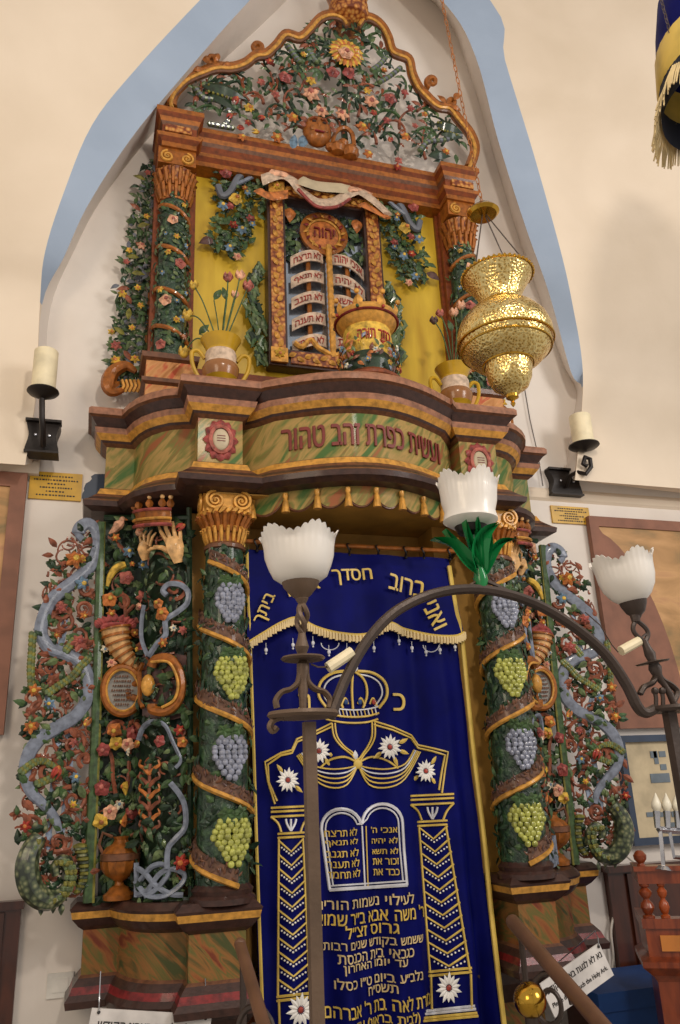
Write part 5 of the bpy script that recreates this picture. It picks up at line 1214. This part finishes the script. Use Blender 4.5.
# right lamp, leaning
stem([(675, 706, 3.5), (670, 694, 3.5), (664, 684, 3), (658, 676, 4.5), (655, 668, 6.5), (652.5, 661, 4), (650, 654, 5.5), (647, 648, 4), (644, 640, 3)], 'iron', (633, 602), (620, 556), 12, 30, 2.2)
m = MB()
for k in range(2): m.tube([lat(645 - 9 * t + 7 * sin(t * pi) * (1 if k else -1), 642 - 22 * t) for t in [i / 12 for i in range(13)]], .0055, 'iron', 6)
m.tube([lat(636, 622), lat(635, 615), lat(634, 608)], [.010, .013, .010], 'iron', 10); m.build('twist', ARCH)
m = MB(); c = lat(652.5, 662); A, B = lat(654, 668), lat(650, 654); lathe_on(m, c, c + (B - A), [(.001, -.1), (.036, -.1), (.040, 0), (.001, .15)], 'iron'); m.build('drip_pan', ARCH)
for c in ([(640, 694), (644, 687), (652, 683), (656, 676)], [(673, 702), (677, 692), (671, 685), (664, 681), (658, 676)]):
    m = MB(); m.tube([lat(x, y) for x, y in spx(c, 5)], .0065, 'iron', 6, 1.5, (0, 1, 0)); m.build('scroll', ARCH)
for x in (656, 663):
    m = MB(); m.tube([lat(x, 706), lat(x, 698), lat(x - 1, 692)], .005, 'iron', 6); m.ball(lat(x - 1, 691), .009, 'iron', 8); m.build('pin', ARCH)
m = MB(); m.tube([lat(621, 651), lat(639, 641)], .0115, 'wax', 10); m.tube([lat(639, 640), lat(646, 634)], .003, 'iron', 5); m.tube([lat(585, 612, .01), lat(600, 625, .02), lat(612, 645, .02), lat(618, 652, .01)], .0016, 'iron', 4); m.build('candle_sleeve', ARCH, 'white sleeve on a thin wire')
# middle lamp with green leaves
stem([(481, 588, 5), (481, 580, 7), (480, 574, 6), (477, 560, 3), (472, 545, 3), (470, 536, 5)], 'enamel_green', (471, 527), (467, 478), 16, 29, 1.3, False)
m = MB(); A, B = lat(471, 534), lat(470.5, 522); lathe_on(m, A, B, [(.012, -.1), (.030, .05), (.038, .6), (.042, 1.2), (.038, 1.3)], 'black_iron'); m.build('cup', ARCH, 'dark lamp cup')
def blade(pts, w_, off):
    m = MB(); q = spx(pts, 5); n = len(q); rings = []
    P_ = [lat(x, y, off * i / n) for i, (x, y) in enumerate(q)]
    for i, p in enumerate(P_):
        t = (P_[min(i + 1, n - 1)] - P_[max(i - 1, 0)]).normalized(); sd = t.cross(V((0, 1, 0))).normalized(); f = max(.04, sin(pi * min(1, (i + 1.5) / (n + .5)) ** .75)) * w_ * KL
        rings.append([p - sd * f + V((0, -.012, 0)), p + V((0, .008, 0)), p + sd * f + V((0, -.012, 0)), p + V((0, .013, 0))])
    m.loft(rings, 'enamel_green'); m.build('leaf', ARCH, 'green enamelled leaf')
blade([(480, 574), (466, 560), (452, 545), (432, 539)], 7.5, .02); blade([(481, 574), (478, 552), (484, 534), (497, 524)], 9, .06); blade([(483, 574), (490, 556), (500, 543), (513, 540)], 5, -.02)
blade([(478, 570), (472, 550), (467, 534), (464, 521)], 3, .05); blade([(480, 568), (478, 548), (477, 530), (476, 518)], 3, .05); blade([(476, 568), (462, 552), (452, 540), (444, 530)], 4, -.03); blade([(483, 568), (488, 548), (487, 530), (485, 520)], 3, -.03)
m = MB(); m.tube([lat(481, 578), lat(470, 585), lat(455, 592)], .003, 'rust_iron', 5); m.tube([lat(484, 580), lat(496, 585), lat(508, 591)], .005, 'iron', 5); m.build('tie_wire', ARCH)

# ------------------------------------------------------------------ brass hanging lamp
YB = -1.8
bat = lambda x, y, o=0: at(x, y, YB - o)
KB = (bat(505, 330) - bat(504, 330)).length * .88
cB = bat(504, 330); BL_ = thing('hanging_lamp', 'pierced brass lamp with a bulbous body hanging on a long chain right of the ark', 'lamp', (cB.x, YB, bat(508, 398).z))
zz = lambda y: bat(505, y + (398 - y) * .10).z
prof = [(3, 397), (6, 394), (10, 390), (13, 388), (17, 385), (21, 376), (22.5, 366), (23, 362), (25, 361), (34, 356), (43, 346), (47, 334), (46.5, 326), (43, 316), (35, 306), (26, 300), (21.5, 296), (20.5, 291), (24, 282), (30, 273), (34.5, 266), (35.5, 264.5), (33.5, 265), (29, 273), (19, 291)]
m = MB(); m.lathe([(r * KB, zz(y) - cB.z) for r, y in prof], 'brass', V((cB.x, YB, cB.z)), 64, None, None, False); BB = m.build('body', BL_, 'pierced and chased brass body')
for y, r in ((361, 24.5), (345, 44), (338, 47), (297, 22), (265, 35.5)):
    m = MB(); c = V((cB.x, YB, zz(y))); m.tube([c + V((r * KB * cos(a), r * KB * sin(a), 0)) for a in [2 * pi * k / 48 for k in range(49)]], .0035, 'brass_plain', 6); m.build('moulding', BB)
m = MB(); c = V((cB.x, YB, zz(265)))
for k in range(44):
    a = 2 * pi * k / 44; m.ball(c + V((35.8 * KB * cos(a), 35.8 * KB * sin(a), .002)), .006, 'brass_plain', 6)
m.build('scalloped_rim', BB)
m = MB(); m.lathe([(.003, -.03), (.008, -.02), (.005, -.012), (.012, -.004), (.02, 0), (.02, .01)], 'brass_plain', V((cB.x, YB, zz(397))), 14); m.build('drop_finial', BL_)
cd = bat(483, 211); m = MB(); m.lathe([(.004, -.02), (.045, -.018), (.055, -.008), (.045, .006), (.025, .014), (.018, .03), (.006, .04)], 'brass_plain', cd, 28); m.build('canopy', BL_, 'small brass smoke cap')
for k in range(4):
    a = .4 + k * pi / 2; m = MB(); m.tube([cd, V((cB.x + 34 * KB * cos(a), YB + 34 * KB * sin(a), zz(266)))], .0022, 'iron', 5); m.build('suspension_chain', BL_)
m = MB(); q0, q1 = bat(482, 204), bat(438, -20); L = (q1 - q0).length; n_ = int(L / .028)
d_ = (q1 - q0).normalized(); q1 = q0 + d_ * (L + .5); n_ = int((L + .5) / .028)
for i in range(n_):
    c = q0 + d_ * (.028 * (i + .5)); s_ = V((1, 0, 0)) if i % 2 else V((0, 1, 0)); m.tube([c + d_ * .017 * cos(a) + s_ * .006 * sin(a) for a in [2 * pi * k / 8 for k in range(9)]], .0019, 'brown_gold', 4, cap=False)
m.build('chain', BL_, 'thin linked chain')

# blue and gold fringed cover hanging at the upper right edge
YV = -1.9; c = at(736, 100, YV); KV = (at(681, 100, YV) - at(680, 100, YV)).length; zv = lambda y: at(736, y - 10, YV).z
HV = thing('hanging_cover', 'blue velvet lamp cover with gold band and cream fringe at the upper right edge', 'lamp cover', c)
m = MB(); m.lathe([(r * KV, zv(y)) for r, y in ((10, -30), (30, -8), (40, 12), (47, 40), (50, 58))], 'velvet', (c.x, YV, 0), 40, cap=False); m.build('cloth', HV)
m = MB(); m.lathe([(r * KV, zv(y)) for r, y in ((50, 57), (51, 60), (52, 68), (54, 84), (53, 88))], 'thread_gold', (c.x, YV, 0), 72, mod=lambda k, a: (1 + .008 * (round(a * 72 / 2 / pi) % 2), 0), cap=False); m.build('band', HV, 'gold embroidered band')
m = MB(); m.lathe([(r * KV, zv(y)) for r, y in ((53, 86), (54, 98), (55, 112))], 'navy', (c.x, YV, 0), 40, cap=False); m.build('panel', HV, 'dark panel')
m = MB(); rng = random.Random(9)
for k in range(180):
    a = 2 * pi * k / 180; e = V((cos(a), sin(a), 0)); r = 55 * KV; z = zv(92 + 14 * abs(sin(a * 2))); L = rng.uniform(.12, .15)
    m.tube([V((c.x, YV, z)) + e * r, V((c.x, YV, z - L * .5)) + e * (r + .032), V((c.x, YV, z - L)) + e * (r + .052 + rng.uniform(-.008, .008))], [.004, .0045, .0035], 'fringe', 4)
m.build('fringe', HV, 'cream fringe', kind='stuff')
m = MB(); q0, q1 = at(674, 48, YV), at(656, -20, YV); d_ = (q1 - q0).normalized(); n_ = int((q1 - q0).length / .026) + 16
for i in range(n_):
    cc = q0 + d_ * (.026 * (i + .5)); s_ = V((1, 0, 0)) if i % 2 else V((0, 1, 0)); m.tube([cc + d_ * .016 * cos(a) + s_ * .006 * sin(a) for a in [2 * pi * k / 8 for k in range(9)]], .0022, 'iron', 4, cap=False)
m.build('chain', HV)

# ------------------------------------------------------------------ wall sconces
def sconce(pc, back, plate_px, cand, dish, arm, label, Yp, Ya):
    c = at(pc[0], pc[1], Yp); t = thing('wall_sconce', label, 'wall lamp', c)
    (x0, z0, x1, z1) = plate_px; a, b = at(x0, z1, Yp), at(x1, z0, Yp); m = MB(); n = 8; rr = []
    for k in range(n + 1):
        u = k / n; z = a.z + (b.z - a.z) * u; w_ = .9 + .1 * cos(2 * pi * u); cx = (a.x + b.x) / 2; hw = (b.x - a.x) / 2 * w_; bl = -.012 * sin(pi * u)
        rr.append([V((cx - hw, Yp - .015 + bl, z)), V((cx + hw, Yp - .015 + bl, z)), V((cx + hw, back, z)), V((cx - hw, back, z))])
    m.loft(rr, 'black_iron')
    m.box((a.x - .004, Yp - .035, b.z - .008), (b.x + .004, Yp + .02, b.z + .004), 'black_iron'); m.box((a.x, Yp - .03, a.z - .006), (b.x, Yp + .02, a.z + .004), 'black_iron')
    for e in (.3, .7): m.ball(V((a.x + (b.x - a.x) * e, Yp - .03, (a.z + b.z) / 2)), .008, 'chrome', 8)
    m.build('backplate', t)
    m = MB(); m.tube([at(x, y, Y) for x, y, Y in arm], .013, 'black_iron', 8); m.build('arm', t)
    cdn = at(dish[0], dish[1], Ya); k_ = (at(dish[0] + 1, dish[1], Ya) - cdn).length
    m = MB(); m.lathe([(.012, -.035), (.03, -.025), (dish[2] * k_ * .9, -.008), (dish[2] * k_, .0), (dish[2] * k_ * .97, .006), (.02, .004)], 'black_iron', cdn, 28); m.build('drip_pan', t)
    h = at(cand[0], cand[1], Ya).z - cdn.z; m = MB(); m.lathe([(cand[2] * k_, .003), (cand[2] * k_, h), (cand[2] * k_ * .9, h + .006), (.01, h - .004)], 'wax', cdn, 28); m.build('candle', t, 'thick cream candle sleeve')
sconce((43, 440), -.08, (24, 424, 61, 452), (43, 352, 12.5), (43, 392, 16.5), [(43, 446, -.20), (43, 434, -.27), (42, 418, -.31), (42, 406, -.31), (42, 396, -.31)], 'black iron wall sconce with a cream candle, left of the ark above the brass plaque', -.16, -.31)
sconce((564, 484), 0, (550, 472, 578, 494), (583, 417, 9), (584, 446, 13), [(566, 487, -.06), (570, 476, -.12), (577, 472, -.16), (586, 474, -.20), (591, 467, -.20), (590, 459, -.20), (585, 457, -.20), (583, 464, -.2), (587, 466, -.2)], 'black iron wall sconce with a cream candle, right of the ark above the yellow plaque', -.03, -.20)

# ------------------------------------------------------------------ paintings, plaques, framed print
def painting(x0, x1, z0, z1, fw, label, fmat, cmat, Y=-.01, depth=.035):
    t = thing('painting', label, 'painting', ((x0 + x1) / 2, Y, z0)); m = MB()
    for a, b in (((x0, z0), (x0 + fw, z1)), ((x1 - fw, z0), (x1, z1)), ((x0 + fw, z1 - fw), (x1 - fw, z1)), ((x0 + fw, z0), (x1 - fw, z0 + fw))): m.box((a[0], Y - depth, a[1]), (b[0], Y, b[1]), fmat)
    m.build('border', t); m = MB(); m.box((x0 + fw * .9, Y - depth * .7, z0 + fw * .9), (x1 - fw * .9, Y - .001, z1 - fw * .9), cmat); m.build('canvas', t); return t
a, b = at(28, 475, -.02), at(1, 735, -.02); painting(-3.0, a.x, b.z, a.z, .07, 'large ochre painting with brown border on the wall left of the ark', 'canvas_brown', 'canvas')
a, b = at(586, 517, -.02), at(619, 729, -.02); PT = painting(a.x, 4.0, b.z, a.z, .06, 'large ochre painting with brown border on the wall right of the ark', 'canvas_brown', 'canvas')
m = MB(); m.prism([V((a.x + .05, -.037, b.z + .05)), V((a.x + .42, -.037, b.z + .05))] + [V((a.x + .05 + .45 * cos(t) ** 1.2 * .9, -.037, b.z + .05 + 1.05 * sin(t))) for t in [k * pi / 2 / 12 for k in range(1, 12)]] + [V((a.x + .05, -.037, a.z - .05))], (0, .006, 0), 'canvas_brown'); m.build('painted_curtain', PT, 'brown painted drape')
a, b = at(615, 736, -.02), at(631, 846, -.02); FP = thing('framed_print', 'framed parchment print in a dark blue frame below the right-hand painting', 'picture', (a.x, -.02, b.z)); X1_, Z0, Z1 = a.x + .95, b.z, a.z
m = MB()
for p, q_ in (((a.x, Z0), (a.x + .035, Z1)), ((X1_ - .035, Z0), (X1_, Z1)), ((a.x + .035, Z1 - .035), (X1_ - .035, Z1)), ((a.x + .035, Z0), (X1_ - .035, Z0 + .035))): m.box((p[0], -.05, p[1]), (q_[0], -.005, q_[1]), 'frame_blue')
m.build('frame', FP)
m = MB(); m.box((a.x + .03, -.03, Z0 + .03), (X1_ - .03, -.01, Z1 - .03), 'paper'); SH = m.build('sheet', FP)
m = MB()
for x0, y0, x1, y1 in ((651, 751, 656, 758), (655, 751, 657, 764), (659.5, 751, 665, 757), (661, 764, 666, 770), (651.5, 773, 669, 783), (647, 812, 653, 817), (660, 812, 664, 817), (672, 811, 680, 817), (671, 822, 677, 827), (676, 752, 686, 762), (680, 774, 700, 784)):
    m = MB(); p, q_ = at(x0, y1, -.033), at(x1, y0, -.033); m.box((p.x, -.034, p.z), (q_.x, -.029, q_.z), 'paper_blue'); m.build('printed_mark', SH, 'blue grey printed letter stroke')
def plaque(x0, y0, x1, y1, lbl, Y=-.012):
    a, b = at(x0, y1, Y), at(x1, y0, Y); z0 = (at(x0, y1, Y).z + at(x1, y1 + 3, Y).z) / 2; z1 = (at(x0, y0, Y).z + at(x1, y0 + 3, Y).z) / 2
    m = MB(); m.box((a.x, Y, z0), (b.x, 0, z1), 'plaque'); P_ = m.build('plaque'); tag(P_, lbl, 'plaque')
    WLOC[P_.name] = V((0, 0, 0)); rng = random.Random(int(x0)); m = MB(); W_ = b.x - a.x; H = z1 - z0
    for r_ in range(6):
        z = z1 - H * (.14 + .14 * r_); wd = W_ * (.33, .42, .16, .30, .18, .36)[r_]; x = (a.x + b.x) / 2 - wd
        while x < (a.x + b.x) / 2 + wd:
            w_ = rng.uniform(.005, .012); m.box((x, Y - .0012, z - .005), (x + w_, Y, z + .002), 'ink'); x += w_ + rng.uniform(.003, .007)
    m.build('inscription', P_); return P_
plaque(28, 471, 83, 498, 'brass plaque with engraved lines left of the ark under the sconce')
plaque(553, 505, 588, 522, 'small yellow plaque under the right wall sconce')
a, b = at(46, 999, 0), at(74, 971, 0); m = MB(); m.box((a.x, -.008, a.z), (b.x, 0, b.z), 'white_plastic'); m.box((a.x + .02, -.011, a.z + .02), (b.x - .02, -.007, b.z - .02), 'white_plastic'); tag(m.build('wall_box_cover'), 'square white blank cover plate on the white wall below the left wing', 'cover plate')
# ragged dark blue strip on the wall beside the cornice
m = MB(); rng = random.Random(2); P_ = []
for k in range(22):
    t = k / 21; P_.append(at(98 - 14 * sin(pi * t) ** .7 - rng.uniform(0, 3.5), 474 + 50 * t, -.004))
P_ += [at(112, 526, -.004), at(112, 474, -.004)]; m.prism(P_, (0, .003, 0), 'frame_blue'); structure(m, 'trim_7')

# ------------------------------------------------------------------ handrails, ball, signs
def rail(p, q_, r, mat, lbl, flat=1.0):
    d = (q_ - p); e = p + d * ((p.z - .45) / (p.z - q_.z)); t = thing('handrail', lbl, 'handrail', (p.x, p.y, 0))
    m = MB(); m.tube([p, p + d * .5, q_, e], r, mat, 12, flat, (0, 0, 1)); m.ball(p, r, mat, 10); m.build('rail', t)
    for f in (.03, .93):
        u = p + (e - p) * f; m = MB(); m.tube([V((u.x, u.y, 0)), V((u.x, u.y, u.z - .01))], .011, 'iron', 8); m.lathe([(.04, 0), (.04, .01), (.012, .015)], 'iron', (u.x, u.y, 0), 14); m.build('post', t)
    for k in range(3):
        u = p + (e - p) * (.12 + .22 * k); c = V((u.x, u.y, u.z - .13)); m = MB()
        m.tube([c + V((.35 * 0 + .055 * (1 - .75 * i / 30) * cos(i / 30 * 3 * pi), .055 * (1 - .75 * i / 30) * cos(i / 30 * 3 * pi) * (-.9), .10 * (1 - .75 * i / 30) * sin(i / 30 * 3 * pi))) for i in range(31)], .009, 'iron', 6); m.build('scroll', t)
    m = MB(); m.tube([p - V((0, 0, .26)), e - V((0, 0, .26))], .008, 'iron', 6); m.build('lower_bar', t)
    return t
rail(at(513, 922, -.85), at(604, 1028, -1.45), .026, 'rail_brown', 'round brown handrail going down to the right, in front of the white sign')
rail(at(240, 944, -.85), at(264, 1026, -1.30), .020, 'rail_brown', 'brown handrail going down beside the left edge of the blue curtain', .7)
c = at(530, 1000, -1.2); t = thing('newel_ball', 'polished brass ball on an iron post in front of the right handrail', 'ball', (c.x, c.y, 0)); r_ = 14.5 * (at(531, 1000, -1.2) - c).length
m = MB(); m.lathe([(max(.001, r_ * sin(pi * k / 24)), -r_ * cos(pi * k / 24)) for k in range(25)], 'brass_plain', c, 40); m.build('ball', t)
m = MB(); m.lathe([(.05, 0), (.05, .01), (.012, .02), (.012, c.z - r_ - .02), (.022, c.z - r_ - .015), (.022, c.z - r_ + .006)], 'iron', (c.x, c.y, 0), 16); m.build('post', t)
def sign(tl, tr, bl, Y, lines, lbl, holes):
    O = at(*tl, Y); U = at(*tr, Y) - O; W_ = at(*bl, Y) - O; Lu, Lw = U.length, W_.length; u = U.normalized(); v = -(W_ - u * W_.dot(u)).normalized(); Lw = W_.length; n = V((0, -1, 0))
    m = MB(); m.prism([O, O + u * Lu, O + u * Lu - v * Lw, O - v * Lw], (0, .006, 0), 'sign_white'); s_ = m.build('sign'); tag(s_, lbl, 'sign')
    for tx, cu, cv, w_, h_, heb in lines:
        m = MB(); text(m, tx, lambda a, b, h: O + u * (Lu * cu + a) - v * (Lw * cv - b) + n * (h + .0005), Lu * w_, Lw * h_, 'ink', .001, .02, heb); m.build('inscription', s_)
    for hu in holes:
        p = O + u * Lu * hu - v * Lw * .07; m = MB(); m.tube([p + V((0, -.003, 0)), p + V((0, -.004, .03)), p + V((0, .01, .05)), V((p.x, -.5, .86)) if p.x > 0 else p + V((0, .02, .12))], .0025, 'chrome', 5); m.ball(p + V((0, -.002, 0)), .006, 'ink', 6); m.build('hook', s_)
    return s_
sign((540, 984), (599, 943), (549, 1021), -.90, [('נא לא לגעת בארון הקודש', .50, .30, .92, .26, True), ('Please do not touch the Holy Ark.', .50, .72, .92, .17, False)], 'white notice with black lettering leaning behind the right handrail', (.97,))
sign((92, 1008), (212, 1015), (91, 1062), -.55, [('נא לא לגעת בארון הקודש', .5, .32, .86, .26, True), ('Please do not touch the Holy Ark.', .5, .72, .86, .16, False)], 'white notice hanging on two hooks below the left base of the ark', (.06, .95))
# loose cables and cord
m = MB(); m.tube([at(x, y, -.03) for x, y in spx([(614, 868), (612, 886), (616, 905), (611, 930), (613, 960), (606, 985), (600, 1000)], 5)], .006, 'cable', 6); tag(m.build('cable'), 'white cable hanging down the wall right of the ark base', 'cable')
m = MB(); m.tube([at(x, y, -.07) for x, y in spx([(612, 862), (622, 854), (634, 862), (652, 872), (668, 866), (684, 874)], 5)], .006, 'cable', 6); tag(m.build('cable'), 'white cable looping along the ledge behind the wooden railing', 'cable')
m = MB(); m.tube([at(x, y, -.02) for x, y in ((524, 385), (530, 420), (538, 455), (543, 486))], .003, 'iron', 5); tag(m.build('cord'), 'thin dark cord on the wall below the brass lamp', 'cord')

# ------------------------------------------------------------------ wooden desk with balusters, electric candelabrum, bench
YD = -.80; dz = lambda y: at(640, y, YD).z; dx = at(638, 880, YD).x; DK = thing('wooden_desk', 'orange brown wooden reading desk with a turned baluster rail at the right edge', 'desk', (dx, YD, 0)); DK.rotation_euler.z = radians(-31)
m = MB(); W_ = .85; D_ = .30
m.box((dx, YD, dz(884)), (dx + W_, YD + .05, dz(869)), 'wood_red'); m.box((dx - .012, YD - .012, dz(871)), (dx + W_, YD + .065, dz(866)), 'wood_red'); m.box((dx, YD + .0655, dz(884)), (dx + .045, YD + D_, dz(869)), 'wood_red'); m.build('top_rail', DK)
m = MB(); m.box((dx - .01, YD - .01, dz(929)), (dx + W_, YD + .06, dz(919)), 'wood_red'); m.box((dx - .01, YD + .0605, dz(929)), (dx + .05, YD + D_, dz(919)), 'wood_red'); m.build('lower_rail', DK)
def bal(x, y, z0, z1, name, mat='wood_light', s_=1):
    H = z1 - z0; m = MB(); m.lathe([(r * s_, z0 + H * t) for r, t in ((.018, 0), (.018, .06), (.010, .10), (.014, .14), (.021, .30), (.018, .42), (.009, .52), (.009, .56), (.018, .66), (.020, .76), (.010, .88), (.016, .93), (.017, 1))], mat, (x, y, 0), 16); m.build(name, DK)
for k in range(8): bal(dx + .085 + .098 * k, YD + .025, dz(919), dz(884), 'baluster', 'wood_light' if k % 2 else 'wood_orange')
bal(dx + .022, YD + .022, dz(919), dz(884), 'corner_post', 'wood_red', 1.3)
m = MB(); m.lathe([(.028, dz(869)), (.018, dz(869) + .01), (.012, dz(869) + .02), (.024, dz(869) + .035), (.026, dz(869) + .05), (.014, dz(869) + .065), (.008, dz(869) + .068)], 'wood_red', (dx + .022, YD + .022, 0), 20); m.build('finial', DK)
m = MB(); m.box((dx, YD, dz(958)), (dx + W_, YD + D_, dz(929)), 'wood_red'); m.box((dx + .05, YD - .008, dz(952)), (dx + W_ - .05, YD, dz(936)), 'wood_light'); m.build('front_panel', DK)
m = MB(); molding(m, [(dx, YD + D_), (dx, YD), (dx + W_, YD), (dx + W_, YD + D_)], [(-.02, 0, 'wood_red'), (-.02, dz(985), 'wood_red'), (-.005, dz(978), 'wood_red'), (.03, dz(968), 'wood_red'), (.03, dz(962), 'wood_red'), (.0, dz(958), 'wood_red')], YD + D_); m.build('base', DK)
YM = YD - .06; CD = thing('electric_candelabrum', 'chrome electric candelabrum with white flame bulbs standing on the wooden desk rail', 'candelabrum', at(664, 869, YM))
mt = lambda x, y: at(x, y, YM)
m = MB(); m.tube([mt(664, 870), mt(660, 828)], .010, 'chrome', 4); m.tube([mt(664, 870), mt(664, 866)], [.035, .02], 'chrome', 12); m.build('stem', CD)
m = MB(); m.tube([mt(658, 829.5), mt(700, 833)], .013, 'chrome', 4); m.build('crossbar', CD)
m = MB(); m.tube([mt(670, 832), mt(674, 857), mt(700, 859)], .009, 'chrome', 4); m.build('arm', CD)
for k in range(4):
    x = 656.5 + k * 10.3; y = 811 + k * 0.2; a = mt(x + 1, 828); b = mt(x, 811); m = MB(); m.tube([a, b], [.011, .015], 'chrome', 12); s_ = m.build('socket', CD)
    m = MB(); u = (b - a).normalized(); L = .07; m.tube([b + u * L * t for t in (0, .15, .35, .6, .8, 1)], [.011, .018, .020, .014, .007, .001], 'lamp_bulb', 12); m.build('bulb', s_, 'cream flame shaped bulb')
bz = at(610, 988, -.4).z; bx = at(588, 990, -.4).x; BN = thing('bench', 'low bench covered with blue cloth on the floor right of the ark', 'bench', (bx + .4, -.3, 0))
m = MB(); m.box((bx, -.47, bz - .07), (bx + 1.2, -.08, bz), 'blue_cloth'); m.build('seat', BN)
for x in (bx + .04, bx + 1.12):
    m = MB(); m.box((x, -.44, 0), (x + .04, -.14, bz - .07), 'wood_dark'); m.build('leg', BN)
m = MB(); m.box((bx + .01, -.465, bz - .30), (bx + 1.19, -.45, bz - .071), 'blue_cloth'); m.build('cloth_skirt', BN)
